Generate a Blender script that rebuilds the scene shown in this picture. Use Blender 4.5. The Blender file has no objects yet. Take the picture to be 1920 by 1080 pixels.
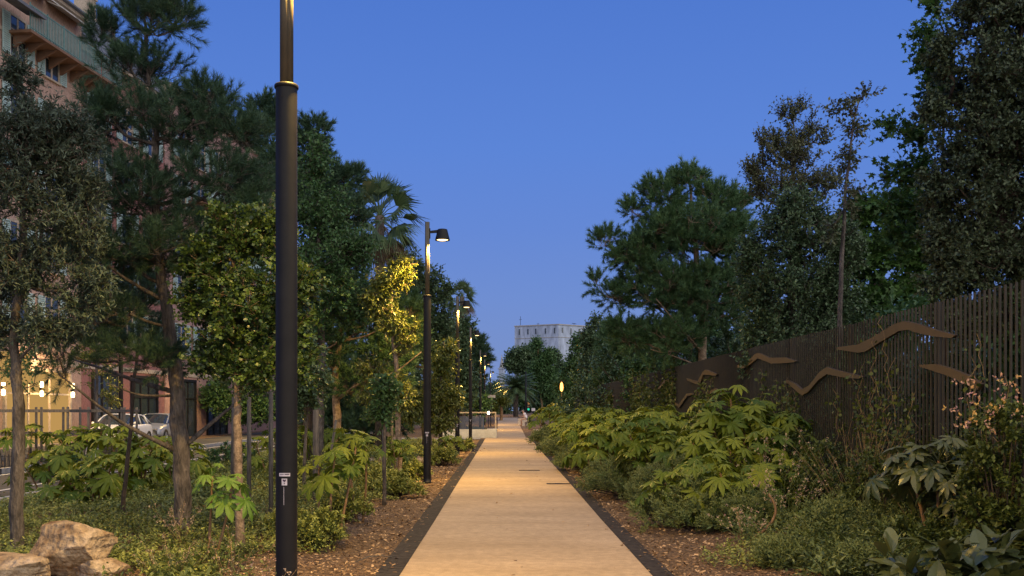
import bpy, math
import numpy as np
from mathutils import Vector

PI = math.pi
F, CX, HY, HC = 1867.0, 945.0, 774.0, 1.64      # focal length in photo pixels, vanishing point, eye height
C = bpy.context.scene.collection

# ------------------------------------------------------------------ terrain profile
_gy = [-60, 15, 22, 40, 58, 75, 91, 112, 140, 250, 900]
_gz = [0, 0, .04, .10, .20, .34, .52, .98, 1.4, 2.2, 2.2]
def gz(y): return float(np.interp(y, _gy, _gz))
def gza(y): return np.interp(y, _gy, _gz)
def P(px, py, Y): return np.array([(px - CX) * Y / F, Y, HC + (HY - py) * Y / F])

# ------------------------------------------------------------------ mesh helpers
class G:
    """collects geometry for ONE mesh object"""
    def __init__(self): self.v = []; self.f = []; self.t = []; self.m = []; self.n = 0; self.s = []
    def add(self, v, f, tint=.5, mat=0, smooth=False):
        v = np.asarray(v, float).reshape(-1, 3)
        if not isinstance(f, list): f = [f]
        self.v.append(v)
        self.t.append(np.broadcast_to(np.asarray(tint, float), (len(v),)).copy())
        for a in f:
            a = np.asarray(a, int)
            if a.size == 0: continue
            self.f.append(a + self.n); self.m.append(np.full(len(a), mat)); self.s.append(np.full(len(a), smooth))
        self.n += len(v)
        return self
    def build(self, name, mats, parent=None, off=(0, 0, 0)):
        if not isinstance(mats, (list, tuple)): mats = [mats]
        V = np.concatenate(self.v) - np.asarray(off, float)
        idx = np.concatenate([a.ravel() for a in self.f])
        tot = np.concatenate([np.full(len(a), a.shape[1]) for a in self.f])
        st = np.concatenate([[0], np.cumsum(tot)[:-1]])
        me = bpy.data.meshes.new(name)
        me.vertices.add(len(V)); me.loops.add(len(idx)); me.polygons.add(len(tot))
        me.vertices.foreach_set('co', V.astype(np.float32).ravel())
        me.polygons.foreach_set('loop_start', st.astype(np.int32))
        me.loops.foreach_set('vertex_index', idx.astype(np.int32))
        me.polygons.foreach_set('material_index', np.concatenate(self.m).astype(np.int32))
        me.polygons.foreach_set('use_smooth', np.concatenate(self.s).astype(bool))
        at = me.attributes.new('tint', 'FLOAT', 'POINT')
        at.data.foreach_set('value', np.concatenate(self.t).astype(np.float32))
        me.update(calc_edges=True)
        for m in mats: me.materials.append(m)
        o = bpy.data.objects.new(name, me); C.objects.link(o)
        if parent is None: o.location = off
        else: o.parent = parent
        return o

def tag(o, label=None, cat=None, group=None, kind=None):
    if label: o['label'] = label
    if cat: o['category'] = cat
    if group: o['group'] = group
    if kind: o['kind'] = kind
    return o
def thing(name, label, cat, loc=(0, 0, 0), group=None, rz=0):
    o = bpy.data.objects.new(name, None); C.objects.link(o)
    o.location = loc; o.rotation_euler = (0, 0, rz); o.empty_display_size = .2
    return tag(o, label, cat, group)
def copy_tree(o, loc=None, rz=None, label=None, group=None, scale=None, parent=None):
    c = o.copy(); C.objects.link(c)
    if parent is not None: c.parent = parent
    if loc is not None: c.location = loc
    if rz is not None: c.rotation_euler = (0, 0, rz)
    if scale is not None: c.scale = scale if hasattr(scale, '__len__') else (scale,) * 3
    if label: c['label'] = label
    if group: c['group'] = group
    for ch in list(o.children): copy_tree(ch, parent=c)
    return c

def nrm(a): return a / (np.linalg.norm(a, axis=-1, keepdims=True) + 1e-9)
def frames(d, rng, roll=True, up=None):
    """rotation matrices whose local Y follows d"""
    d = nrm(np.asarray(d, float))
    ref = rng.normal(size=d.shape) if roll else np.broadcast_to(np.array([0, 0, 1.]) if up is None else up, d.shape) + rng.normal(size=d.shape) * .15
    x = nrm(np.cross(d, ref)); z = np.cross(x, d)
    return np.stack([x, d, z], axis=-1)
def stamp(g, tv, tf, R, pos, sc, tint, mat=0, smooth=False):
    tv = np.asarray(tv, float); n = len(pos); k = len(tv)
    if n == 0: return
    sc = np.asarray(sc, float)
    if sc.ndim == 1: sc = sc[:, None]
    if sc.ndim == 0: sc = np.full((n, 1), float(sc))
    L = tv[None] * sc[:, None, :]
    V = np.einsum('nij,nkj->nki', R, L) + np.asarray(pos)[:, None, :]
    tint = np.broadcast_to(tint, (n,))
    fs = []
    for a in (tf if isinstance(tf, list) else [tf]):
        a = np.asarray(a, int)
        fs.append((a[None] + (np.arange(n) * k)[:, None, None]).reshape(-1, a.shape[1]))
    g.add(V.reshape(-1, 3), fs, np.repeat(tint, k), mat, smooth)

def box(g, x0, x1, y0, y1, z0, z1, mat=0):
    v = [(x, y, z) for z in (z0, z1) for y in (y0, y1) for x in (x0, x1)]
    g.add(v, [[(0, 2, 3, 1), (4, 5, 7, 6), (0, 1, 5, 4), (2, 6, 7, 3), (0, 4, 6, 2), (1, 3, 7, 5)]], mat=mat)
    return g
def tube(g, pts, rad, k=8, mat=0, cap=True, tint=.5, wob=0, rng=None):
    pts = np.asarray(pts, float); n = len(pts)
    rad = np.broadcast_to(np.asarray(rad, float), (n,))
    t = nrm(np.gradient(pts, axis=0))
    ref = np.array([0, 0, 1.]) if abs(t[:, 2]).mean() < .8 else np.array([0, 1., 0])
    x = nrm(np.cross(t, ref)); y = np.cross(t, x)
    a = np.arange(k) * 2 * PI / k
    rr = rad[:, None] * np.ones((n, k))
    if wob and rng is not None: rr = rr * (1 + rng.normal(size=(n, k)) * wob)
    V = pts[:, None] + rr[..., None] * (np.cos(a)[None, :, None] * x[:, None] + np.sin(a)[None, :, None] * y[:, None])
    i = np.arange(n - 1)[:, None] * k; j = np.arange(k)[None]; j2 = (j + 1) % k
    q = np.stack([i + j, i + k + j, i + k + j2, i + j2], -1).reshape(-1, 4)
    fs = [q]
    if cap: fs += [np.arange(k)[None], (n - 1) * k + np.arange(k)[::-1][None]]
    g.add(V.reshape(-1, 3), fs, tint, mat, True)
    return g
def lathe(g, prof, k=24, c=(0, 0), mat=0, smooth=True):
    prof = np.asarray(prof, float); a = np.arange(k) * 2 * PI / k
    V = np.stack([c[0] + prof[:, None, 0] * np.cos(a), c[1] + prof[:, None, 0] * np.sin(a), np.repeat(prof[:, 1:2], k, 1)], -1)
    n = len(prof); i = np.arange(n - 1)[:, None] * k; j = np.arange(k)[None]; j2 = (j + 1) % k
    g.add(V.reshape(-1, 3), [np.stack([i + j, i + j2, i + k + j2, i + k + j], -1).reshape(-1, 4)], .5, mat, smooth)
    return g
def prism(g, poly, axis, a0, a1, mat=0):
    """extrude a 2D polygon; axis = 'x' (poly in y,z) or 'y' (poly in x,z) or 'z'"""
    poly = list(poly); n = len(poly)
    def mk(p, a): return {'x': (a, p[0], p[1]), 'y': (p[0], a, p[1]), 'z': (p[0], p[1], a)}[axis]
    v = [mk(p, a0) for p in poly] + [mk(p, a1) for p in poly]
    g.add(v, [np.array([[i, (i + 1) % n, n + (i + 1) % n, n + i] for i in range(n)]),
              np.arange(n)[::-1][None], (n + np.arange(n))[None]], mat=mat)
    return g

# ------------------------------------------------------------------ materials
def newmat(name):
    m = bpy.data.materials.new(name); m.use_nodes = True
    nt = m.node_tree; nt.nodes.clear()
    out = nt.nodes.new('ShaderNodeOutputMaterial')
    return m, nt, nt.nodes, nt.links, out
def pbsdf(N, col=None, rough=.6, metal=0, spec=.5):
    b = N.new('ShaderNodeBsdfPrincipled')
    if col is not None: b.inputs['Base Color'].default_value = (*col, 1)
    b.inputs['Roughness'].default_value = rough; b.inputs['Metallic'].default_value = metal
    b.inputs['Specular IOR Level'].default_value = spec
    return b
def leaf_mat(name, dark, light, rough=.5, trans=.22, spec=.35):
    m, nt, N, L, out = newmat(name)
    at = N.new('ShaderNodeAttribute'); at.attribute_name = 'tint'
    mx = N.new('ShaderNodeMix'); mx.data_type = 'RGBA'
    mx.inputs[6].default_value = (*dark, 1); mx.inputs[7].default_value = (*light, 1)
    L.new(at.outputs['Fac'], mx.inputs[0])
    b = pbsdf(N, rough=rough, spec=spec); L.new(mx.outputs[2], b.inputs['Base Color'])
    t = N.new('ShaderNodeBsdfTranslucent'); L.new(mx.outputs[2], t.inputs['Color'])
    ms = N.new('ShaderNodeMixShader'); ms.inputs[0].default_value = trans
    L.new(b.outputs[0], ms.inputs[1]); L.new(t.outputs[0], ms.inputs[2]); L.new(ms.outputs[0], out.inputs[0])
    return m
def noise_mat(name, c1, c2, scale=4, rough=.8, bump=.3, stretch=(1, 1, 1), metal=0, c3=None, detail=6, spec=.3, bdist=.02, lo=.35, hi=.65, fine=None):
    m, nt, N, L, out = newmat(name)
    tc = N.new('ShaderNodeTexCoord'); mp = N.new('ShaderNodeMapping'); mp.inputs['Scale'].default_value = stretch
    L.new(tc.outputs['Object'], mp.inputs[0])
    nz = N.new('ShaderNodeTexNoise'); nz.inputs['Scale'].default_value = scale; nz.inputs['Detail'].default_value = detail
    nz.inputs['Roughness'].default_value = .62
    L.new(mp.outputs[0], nz.inputs['Vector'])
    cr = N.new('ShaderNodeValToRGB'); e = cr.color_ramp.elements
    e[0].position = lo; e[0].color = (*c1, 1); e[1].position = hi; e[1].color = (*c2, 1)
    if c3: x = e.new((lo + hi) / 2); x.color = (*c3, 1)
    L.new(nz.outputs['Fac'], cr.inputs[0])
    b = pbsdf(N, rough=rough, metal=metal, spec=spec)
    col = cr.outputs[0]
    h = nz.outputs['Fac']
    if fine:
        n2 = N.new('ShaderNodeTexNoise'); n2.inputs['Scale'].default_value = fine; n2.inputs['Detail'].default_value = 3
        L.new(mp.outputs[0], n2.inputs['Vector'])
        mr = N.new('ShaderNodeMapRange'); mr.inputs[1].default_value = .3; mr.inputs[2].default_value = .7
        mr.inputs[3].default_value = .72; mr.inputs[4].default_value = 1.25
        L.new(n2.outputs['Fac'], mr.inputs[0])
        mm = N.new('ShaderNodeMix'); mm.data_type = 'RGBA'; mm.blend_type = 'MULTIPLY'; mm.inputs[0].default_value = 1
        L.new(col, mm.inputs[6]); L.new(mr.outputs[0], mm.inputs[7]); col = mm.outputs[2]; h = n2.outputs['Fac']
    L.new(col, b.inputs['Base Color'])
    if bump:
        bp = N.new('ShaderNodeBump'); bp.inputs['Strength'].default_value = bump; bp.inputs['Distance'].default_value = bdist
        L.new(h, bp.inputs['Height']); L.new(bp.outputs[0], b.inputs['Normal'])
    L.new(b.outputs[0], out.inputs[0])
    return m
def emit_mat(name, col, s):
    m, nt, N, L, out = newmat(name)
    e = N.new('ShaderNodeEmission'); e.inputs[0].default_value = (*col, 1); e.inputs[1].default_value = s
    L.new(e.outputs[0], out.inputs[0]); return m
def glass_mat(name, col=(.03, .04, .05)):
    m, nt, N, L, out = newmat(name); b = pbsdf(N, col, .08, 0, .8); L.new(b.outputs[0], out.inputs[0]); return m

M = {}
M['pine'] = leaf_mat('pine_needles', (.028, .064, .040), (.070, .130, .062), .5, .15)
M['pine_light'] = leaf_mat('light_pine_needles', (.050, .11, .046), (.12, .21, .078), .5, .2)
M['olive'] = leaf_mat('olive_leaves', (.026, .044, .030), (.085, .118, .082), .5, .1)
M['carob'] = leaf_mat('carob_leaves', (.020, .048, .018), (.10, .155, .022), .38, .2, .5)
M['broad'] = leaf_mat('broad_leaves', (.038, .092, .034), (.092, .175, .055), .42, .25)
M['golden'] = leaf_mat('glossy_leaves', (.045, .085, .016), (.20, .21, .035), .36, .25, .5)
M['dark_leaf'] = leaf_mat('dark_grey_green_leaves', (.034, .056, .030), (.095, .125, .060), .5, .1)
M['oak'] = leaf_mat('holm_oak_leaves', (.038, .078, .036), (.105, .16, .070), .45, .1)
M['oak_brown'] = leaf_mat('brownish_leaves', (.048, .068, .030), (.125, .135, .060), .5, .12)
M['maple'] = leaf_mat('maple_leaves', (.035, .09, .022), (.08, .16, .035), .5, .3)
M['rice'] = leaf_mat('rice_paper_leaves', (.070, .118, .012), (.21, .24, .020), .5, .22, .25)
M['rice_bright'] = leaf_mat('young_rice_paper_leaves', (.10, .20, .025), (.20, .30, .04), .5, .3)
M['rice_dark'] = leaf_mat('dark_rice_paper_leaves', (.04, .06, .02), (.11, .12, .035), .35, .15, .5)  # darker, glossier leaf colour than the other rice-paper plants
M['rosemary'] = leaf_mat('rosemary_leaves', (.065, .105, .030), (.19, .215, .065), .6, .1)
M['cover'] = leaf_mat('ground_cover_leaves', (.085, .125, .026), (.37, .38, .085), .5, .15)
M['vine'] = leaf_mat('vine_leaves', (.035, .06, .016), (.13, .16, .03), .45, .25)
M['petal'] = leaf_mat('pale_petals', (.45, .28, .25), (.7, .55, .35), .7, .3)
M['dry'] = leaf_mat('dry_stems', (.14, .09, .045), (.32, .23, .12), .8, .05)
M['palm'] = leaf_mat('palm_leaves', (.04, .08, .035), (.11, .16, .065), .45, .15)
M['deadpalm'] = leaf_mat('dead_palm_leaves', (.09, .07, .045), (.2, .15, .09), .8, .1)
M['bark'] = noise_mat('grey_brown_bark', (.045, .038, .034), (.17, .14, .12), 9, .9, .9, (1, 1, .3), bdist=.04, fine=40)
M['bark_pale'] = noise_mat('pale_bark', (.12, .085, .06), (.34, .25, .18), 14, .9, .6, (1, 1, .9), fine=50)
M['bark_dark'] = noise_mat('dark_bark', (.025, .018, .014), (.09, .065, .05), 9, .9, .8, (1, 1, .3), fine=45)
M['stake'] = noise_mat('weathered_wood', (.07, .062, .055), (.18, .155, .135), 6, .85, .4, (6, 6, .4), fine=60)
M['metal'] = noise_mat('dark_painted_metal', (.009, .0085, .0095), (.014, .013, .014), 6, .5, .04, spec=.22)
M['mast'] = noise_mat('satin_mast_metal', (.065, .054, .038), (.085, .070, .050), 6, .45, .04, spec=.5)
M['bronze'] = noise_mat('bronze_painted_metal', (.066, .046, .026), (.080, .056, .032), 5, .6, .05, spec=.35)
M['picket'] = noise_mat('brown_painted_metal', (.020, .0172, .015), (.031, .026, .021), 5, .6, .05, spec=.35)
M['steel_blue'] = noise_mat('blue_grey_metal', (.05, .07, .13), (.07, .09, .16), 5, .5, .05)
M['sticker'] = noise_mat('white_sticker', (.55, .5, .52), (.68, .62, .65), 30, .6, 0)
M['ink'] = noise_mat('dark_print', (.05, .03, .06), (.07, .05, .08), 30, .6, 0)
M['wood'] = noise_mat('warm_wood', (.14, .08, .04), (.28, .17, .09), 8, .8, .3, (4, 4, .5))
M['white_conc'] = noise_mat('pale_concrete', (.42, .41, .40), (.55, .54, .52), 3, .85, .25, fine=60)
M['stone_bench'] = noise_mat('pale_stone', (.42, .36, .30), (.58, .50, .42), 5, .85, .3, fine=60)
M['facade_white_dusk'] = noise_mat('white_render_dusk_tint', (.31, .37, .50), (.36, .43, .57), .15, .85, .1, (1, 1, .3), fine=1.2)  # white walls tinted blue, dusk haze put into the colour
M['glass'] = glass_mat('dark_glass')
M['rock'] = noise_mat('limestone', (.17, .10, .05), (.45, .35, .25), 3.2, .9, 1.0, c3=(.32, .23, .14), bdist=.05, fine=16)
M['rubber'] = noise_mat('tyre_rubber', (.012,) * 3, (.02,) * 3, 10, .8, .1)
M['carwhite'] = noise_mat('white_car_paint', (.72, .72, .74), (.76, .76, .78), 3, .25, 0, spec=.6)
M['cargrey'] = noise_mat('silver_car_paint', (.32, .34, .38), (.36, .38, .42), 3, .3, 0, metal=.3, spec=.6)
M['carred'] = noise_mat('dark_red_car_paint', (.05, .006, .008), (.06, .008, .01), 3, .3, 0, spec=.6)
M['chrome'] = noise_mat('bright_metal', (.5,) * 3, (.6,) * 3, 3, .25, 0, metal=1)
M['lamp_glow'] = emit_mat('lamp_diffuser', (1, .68, .28), 5)
M['lantern_glow'] = emit_mat('lantern_bulb', (1, .42, .09), 5)
M['green_glow'] = emit_mat('green_signal', (.05, 1, .6), .7)
M['shop_glow'] = emit_mat('lit_shop_window', (1, .58, .18), .50)
M['shop_bulb'] = emit_mat('shop_bulb', (1, .78, .35), 9)
M['flood_glow'] = emit_mat('floodlight_lens', (1, .85, .5), 20)
M['skin'] = noise_mat('skin', (.42, .24, .17), (.48, .28, .2), 20, .6, 0)
M['tshirt'] = noise_mat('white_cotton', (.68, .64, .68), (.75, .71, .75), 20, .9, .1)
M['shorts'] = noise_mat('beige_cotton', (.40, .28, .22), (.48, .34, .27), 20, .9, .1)
M['greyhair'] = noise_mat('grey_hair', (.20, .18, .17), (.32, .29, .27), 60, .9, .2)
M['line'] = noise_mat('road_paint', (.42, .42, .42), (.62, .62, .62), 12, .8, .1)
M['asphalt'] = noise_mat('asphalt', (.05, .048, .047), (.085, .08, .078), 2, .9, .4, fine=80, bdist=.004)
M['kerb'] = noise_mat('kerb_stone', (.30, .29, .28), (.42, .41, .40), 4, .85, .3, fine=50)
M['pave'] = noise_mat('grey_paving', (.20, .19, .18), (.28, .27, .26), 2, .85, .3, fine=40)

def path_mat():
    m, nt, N, L, out = newmat('buff_path_concrete')
    tc = N.new('ShaderNodeTexCoord')
    def nz(scale, det, st):
        mp = N.new('ShaderNodeMapping'); mp.inputs['Scale'].default_value = st; L.new(tc.outputs['Object'], mp.inputs[0])
        n = N.new('ShaderNodeTexNoise'); n.inputs['Scale'].default_value = scale; n.inputs['Detail'].default_value = det
        L.new(mp.outputs[0], n.inputs['Vector']); return n.outputs['Fac']
    a = nz(1.0, 6, (.35, 1.6, 1)); b = nz(120, 4, (1, 1, 1)); c = nz(9, 8, (1, 1, 1))
    cr = N.new('ShaderNodeValToRGB'); e = cr.color_ramp.elements
    e[0].position = .3; e[0].color = (.37, .27, .17, 1); e[1].position = .7; e[1].color = (.46, .34, .22, 1)
    L.new(a, cr.inputs[0])
    def mul(col, f, lo, hi):
        mr = N.new('ShaderNodeMapRange'); mr.inputs[1].default_value = .3; mr.inputs[2].default_value = .7
        mr.inputs[3].default_value = lo; mr.inputs[4].default_value = hi; L.new(f, mr.inputs[0])
        mm = N.new('ShaderNodeMix'); mm.data_type = 'RGBA'; mm.blend_type = 'MULTIPLY'; mm.inputs[0].default_value = 1
        L.new(col, mm.inputs[6]); L.new(mr.outputs[0], mm.inputs[7]); return mm.outputs[2]
    col = mul(cr.outputs[0], b, .78, 1.20); col = mul(col, c, .84, 1.12); col = mul(col, nz(.45, 3, (1, 1, 1)), .86, 1.10)
    p = pbsdf(N, rough=.85, spec=.25); L.new(col, p.inputs['Base Color'])
    bp = N.new('ShaderNodeBump'); bp.inputs['Strength'].default_value = .5; bp.inputs['Distance'].default_value = .004
    L.new(b, bp.inputs['Height']); L.new(bp.outputs[0], p.inputs['Normal'])
    L.new(p.outputs[0], out.inputs[0]); return m
M['path'] = path_mat()

def paver_mat(name, c1, c2, mortar, w, h, msize=.004):
    m, nt, N, L, out = newmat(name)
    tc = N.new('ShaderNodeTexCoord')
    br = N.new('ShaderNodeTexBrick'); br.inputs['Scale'].default_value = 1
    br.inputs['Color1'].default_value = (*c1, 1); br.inputs['Color2'].default_value = (*c2, 1); br.inputs['Mortar'].default_value = (*mortar, 1)
    br.inputs['Brick Width'].default_value = w; br.inputs['Row Height'].default_value = h; br.inputs['Mortar Size'].default_value = msize
    L.new(tc.outputs['Object'], br.inputs['Vector'])
    n = N.new('ShaderNodeTexNoise'); n.inputs['Scale'].default_value = 14; n.inputs['Detail'].default_value = 6
    L.new(tc.outputs['Object'], n.inputs['Vector'])
    mr = N.new('ShaderNodeMapRange'); mr.inputs[1].default_value = .3; mr.inputs[2].default_value = .7; mr.inputs[3].default_value = .5; mr.inputs[4].default_value = 1.7
    L.new(n.outputs['Fac'], mr.inputs[0])
    mm = N.new('ShaderNodeMix'); mm.data_type = 'RGBA'; mm.blend_type = 'MULTIPLY'; mm.inputs[0].default_value = 1
    L.new(br.outputs['Color'], mm.inputs[6]); L.new(mr.outputs[0], mm.inputs[7])
    p = pbsdf(N, rough=.85, spec=.15); L.new(mm.outputs[2], p.inputs['Base Color'])
    bp = N.new('ShaderNodeBump'); bp.inputs['Strength'].default_value = .6; bp.inputs['Distance'].default_value = .006; bp.invert = True
    L.new(br.outputs['Fac'], bp.inputs['Height']); L.new(bp.outputs[0], p.inputs['Normal'])
    L.new(p.outputs[0], out.inputs[0]); return m
M['strip'] = paver_mat('dark_paver_strip', (.026, .022, .022), (.036, .031, .030), (.016, .014, .014), .30, .062)
M['mulch'] = noise_mat('bark_mulch', (.06, .035, .02), (.30, .19, .11), 26, .95, 1.0, c3=(.16, .10, .055), bdist=.03, fine=90)
M['chip'] = leaf_mat('wood_chips', (.12, .065, .030), (.60, .40, .22), .85, 0, .2)
def plaster(name, c, d=.82): return noise_mat(name, tuple(x * d for x in c), c, .6, .9, .15, (1, 1, .4), fine=25)
M['peach'] = plaster('peach_plaster', (.44, .30, .24))
M['rose'] = plaster('rose_plaster', (.30, .14, .13))
M['pinkp'] = plaster('pink_plaster', (.38, .24, .22))
M['trim'] = plaster('cream_trim', (.46, .38, .30))
M['shutter'] = noise_mat('pale_blue_shutter', (.30, .43, .43), (.38, .52, .52), 3, .7, .2, (1, 1, 8))
M['greenrail'] = noise_mat('green_painted_iron', (.10, .19, .18), (.14, .24, .23), 8, .6, .1)
M['slate'] = noise_mat('slate_roof', (.10, .11, .13), (.16, .17, .2), 2, .7, .4, (1, 1, 5))
M['soffit'] = noise_mat('brown_soffit', (.15, .085, .055), (.20, .115, .075), 3, .8, .1)
# ------------------------------------------------------------------ leaf templates (Y = length 1, Z = face)
def kite(w, mid=.5, fold=.12):
    return np.array([(0, 0, 0), (w, mid, fold * w), (0, 1, -.10), (-w, mid, fold * w)]), np.array([(0, 1, 2), (0, 2, 3)])
def oval(w):
    v = [(0, 0, 0), (w * .8, .28, .02), (w, .6, .03), (w * .45, .92, 0), (0, 1, -.03), (-w * .45, .92, 0), (-w, .6, .03), (-w * .8, .28, .02)]
    return np.array(v), [np.array([(0, 1, 2, 4), (0, 4, 6, 7)]), np.array([(2, 3, 4), (4, 5, 6)])]
def merge(parts):
    V = []; T = []; n = 0
    for v, fs in parts:
        V.append(v)
        for a in (fs if isinstance(fs, list) else [fs]): T.append(np.asarray(a) + n)
        n += len(v)
    ks = {}
    for a in T: ks.setdefault(a.shape[1], []).append(a)
    return np.concatenate(V), [np.concatenate(x) for x in ks.values()]
def rotz(v, a):
    c, s = math.cos(a), math.sin(a); v = np.array(v, float)
    return np.stack([v[:, 0] * c - v[:, 1] * s, v[:, 0] * s + v[:, 1] * c, v[:, 2]], -1)
def t_tuft(n, nl=.42, w=.012, seed=1, back=0.0):
    r = np.random.default_rng(seed); V = []; 
    for i in range(n):
        y = r.uniform(.05, 1) ** .8; a = r.uniform(0, 2 * PI); sp = math.radians(r.uniform(28, 74) * (1.2 - .55 * y))
        d = np.array([math.sin(sp) * math.cos(a), math.cos(sp), math.sin(sp) * math.sin(a)])
        s = nrm(np.cross(d, r.normal(size=3))) * w; b = np.array([0, y * .8, 0]); L = nl * r.uniform(.75, 1.1)
        V += [b + s, b - s, b + d * L + np.array([0, 0, -.02])]
    return np.array(V), np.arange(3 * n).reshape(-1, 3)
def t_leaf(w):
    rows = [(0, .02), (.15, .42), (.38, .85), (.62, 1.0), (.82, .72), (.94, .35)]; V = []
    for y, k in rows:
        s = .04 * math.sin(y * 40); V += [(-w * k, y, .10 * w * k - .22 * y * y + s * .3), (0, y, -.05 * k * w - .22 * y * y), (w * k, y, .10 * w * k - .22 * y * y - s * .3)]
    V.append((0, 1, -.25)); q = []
    for i in range(5): a = i * 3; q += [(a, a + 1, a + 4, a + 3), (a + 1, a + 2, a + 5, a + 4)]
    return np.array(V), [np.array(q), np.array([(15, 16, 18), (16, 17, 18)])]
def t_carob(pairs=4, seed=0):
    ps = []; hv, hf = oval(.42); rj = np.random.default_rng(4)
    for i in range(pairs):
        y = .18 + .78 * i / (pairs - 1)
        for s in (-1, 1):
            v = hv * .34 * rj.uniform(.75, 1.15); v[:, 2] += v[:, 0] * rj.normal() * .5 + v[:, 1] * rj.normal() * .35; v = rotz(v, -s * math.radians(62 + rj.normal() * 16)); v[:, 1] += y + rj.normal() * .03; v[:, 0] += s * .01; v[:, 2] += -.10 * y * y
            ps.append((v, hf))
    ps.append((np.array([(.008, 0, 0), (-.008, 0, 0), (0, 1, -.1)]), np.array([(0, 1, 2)])))
    return merge(ps)
def t_maple():
    pts = [(0, 0)]
    for a, r in [(-150, .35), (-128, .62), (-100, .42), (-72, .85), (-40, .45), (0, 1.0), (40, .45), (72, .85), (100, .42), (128, .62), (150, .35)]:
        pts.append((math.sin(math.radians(a)) * r, .25 + math.cos(math.radians(a)) * r * .75))
    v = np.array([(x, y, -.12 * (x * x)) for x, y in pts]); v[0] = (0, .2, .03)
    f = [(0, i + 1, i) for i in range(1, 11)]
    return v, np.array(f)
def t_cross(w=.18):
    """tiny sprig of leaves set round a stem"""
    r = np.random.default_rng(5); ps = []
    kv, kf = kite(w)
    for i in range(7):
        y = i / 7; v = kv * .5
        a = math.radians(35 + 30 * r.random()); c, s = math.cos(a), math.sin(a)
        v = np.stack([v[:, 0], v[:, 1] * c - v[:, 2] * s, v[:, 1] * s + v[:, 2] * c], -1)
        ph = i * 2.4; c, s = math.cos(ph), math.sin(ph)
        v = np.stack([v[:, 0] * c + v[:, 2] * s, v[:, 1], -v[:, 0] * s + v[:, 2] * c], -1); v[:, 1] += y * .8
        ps.append((v, kf))
    return merge(ps)
def t_rice(seed=0, droop=.35, lobes=8):
    """large palmate leaf, petiole attached at the origin, lobes split half way; unit radius"""
    r = np.random.default_rng(seed); ps = []
    span = math.radians(310); 
    for i in range(lobes):
        a = -span / 2 + span * (i + .5) / lobes
        L = (1.0 - .38 * abs(a) / (span / 2)) * r.uniform(.9, 1.06)
        ha = span / lobes / 2
        def pol(rr, aa, z=0): return (math.sin(aa) * rr, math.cos(aa) * rr, z)
        v = [pol(0, 0, 0), pol(.36 * L, a - ha, -.03), pol(.40 * L, a, .04), pol(.36 * L, a + ha, -.03),
             pol(.68 * L, a - ha * .78, -.03), pol(.72 * L, a, .03), pol(.66 * L, a + ha * .80, -.03),
             pol(.84 * L, a - ha * .50, -.01), pol(1.06 * L, a + ha * r.uniform(-.15, .15), -.02), pol(.86 * L, a + ha * .46, -.01)]
        v = np.array(v); rad = np.hypot(v[:, 0], v[:, 1])
        v[:, 2] -= droop * rad ** 2 * r.uniform(.75, 1.3)
        f = [np.array([(0, 2, 1), (0, 3, 2), (5, 8, 7), (5, 9, 8)]), np.array([(1, 2, 5, 4), (2, 3, 6, 5)])]
        f[0] = np.concatenate([f[0], [(4, 5, 7), (5, 6, 9)]])
        ps.append((v, f))
    return merge(ps)

TW = (np.array([(1, 0, 0), (-.5, 0, .87), (-.5, 0, -.87), (.4, 1, 0), (-.2, 1, .35), (-.2, 1, -.35)]),
      np.array([(0, 3, 4, 1), (1, 4, 5, 2), (2, 5, 3, 0)]))

LEAF = {  # template, length, twigs per cluster, leaves per twig, spread, droop
    'olive': (kite(.15), .066, 7, 16, .9, .0),
    'oak': (kite(.30), .064, 8, 12, 1.0, .0),
    'broad': (kite(.30), .080, 7, 10, 1.0, .15),
    'big': (t_leaf(.24), .13, 6, 6, 1.0, .2),
    'long': (kite(.21), .090, 7, 10, .8, .45),
    'carob': (t_carob(), .112, 5, 4, .9, .15),
    'maple': (t_maple(), .088, 6, 8, .8, .2),
    'needle': (t_tuft(110, .36, .0095), .27, 5, 1, .35, -.25),
    'needle_far': (t_tuft(70, .38, .020), .36, 6, 1, .5, -.2),
    'sprig': (t_cross(), .10, 5, 3, .6, -.3),
}

def skeleton(nodes, nr, targets, rng, sag=.0):
    """join every target to the nearest node; returns tubes with pipe-model radii"""
    pos = list(nodes); par = [-1] * len(nodes); base = len(nodes); segs = []
    cen = np.array(nodes).mean(0)
    order = np.argsort(np.linalg.norm((targets - cen)[:, :2], axis=1) + .3 * np.abs(targets[:, 2] - cen[2]))
    for k in order:
        T = targets[k]; A = np.array(pos); d = T - A
        dist = np.linalg.norm(d, axis=1) + np.where(d[:, 2] < 0, -d[:, 2] * 1.6, 0) + np.where(d[:, 2] < .25 * np.hypot(d[:, 0], d[:, 1]), .3 * np.hypot(d[:, 0], d[:, 1]), 0)
        j = int(np.argmin(dist)); a = A[j]; dd = T - a; L = np.linalg.norm(dd)
        c = a + dd * .5 + np.array([0, 0, -.12 * L + sag]) + rng.normal(size=3) * L * .06
        ids = [j]
        ts = np.linspace(0, 1, 6)[1:]
        for t in ts:
            p = (1 - t) ** 2 * a + 2 * t * (1 - t) * c + t * t * T
            pos.append(p); par.append(ids[-1]); ids.append(len(pos) - 1)
        segs.append(ids)
    w = np.zeros(len(pos))
    for ids in segs: w[ids[-1]] += 1
    for i in range(len(pos) - 1, base - 1, -1):
        w[par[i]] += w[i]
    return np.array(pos), segs, w

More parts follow.
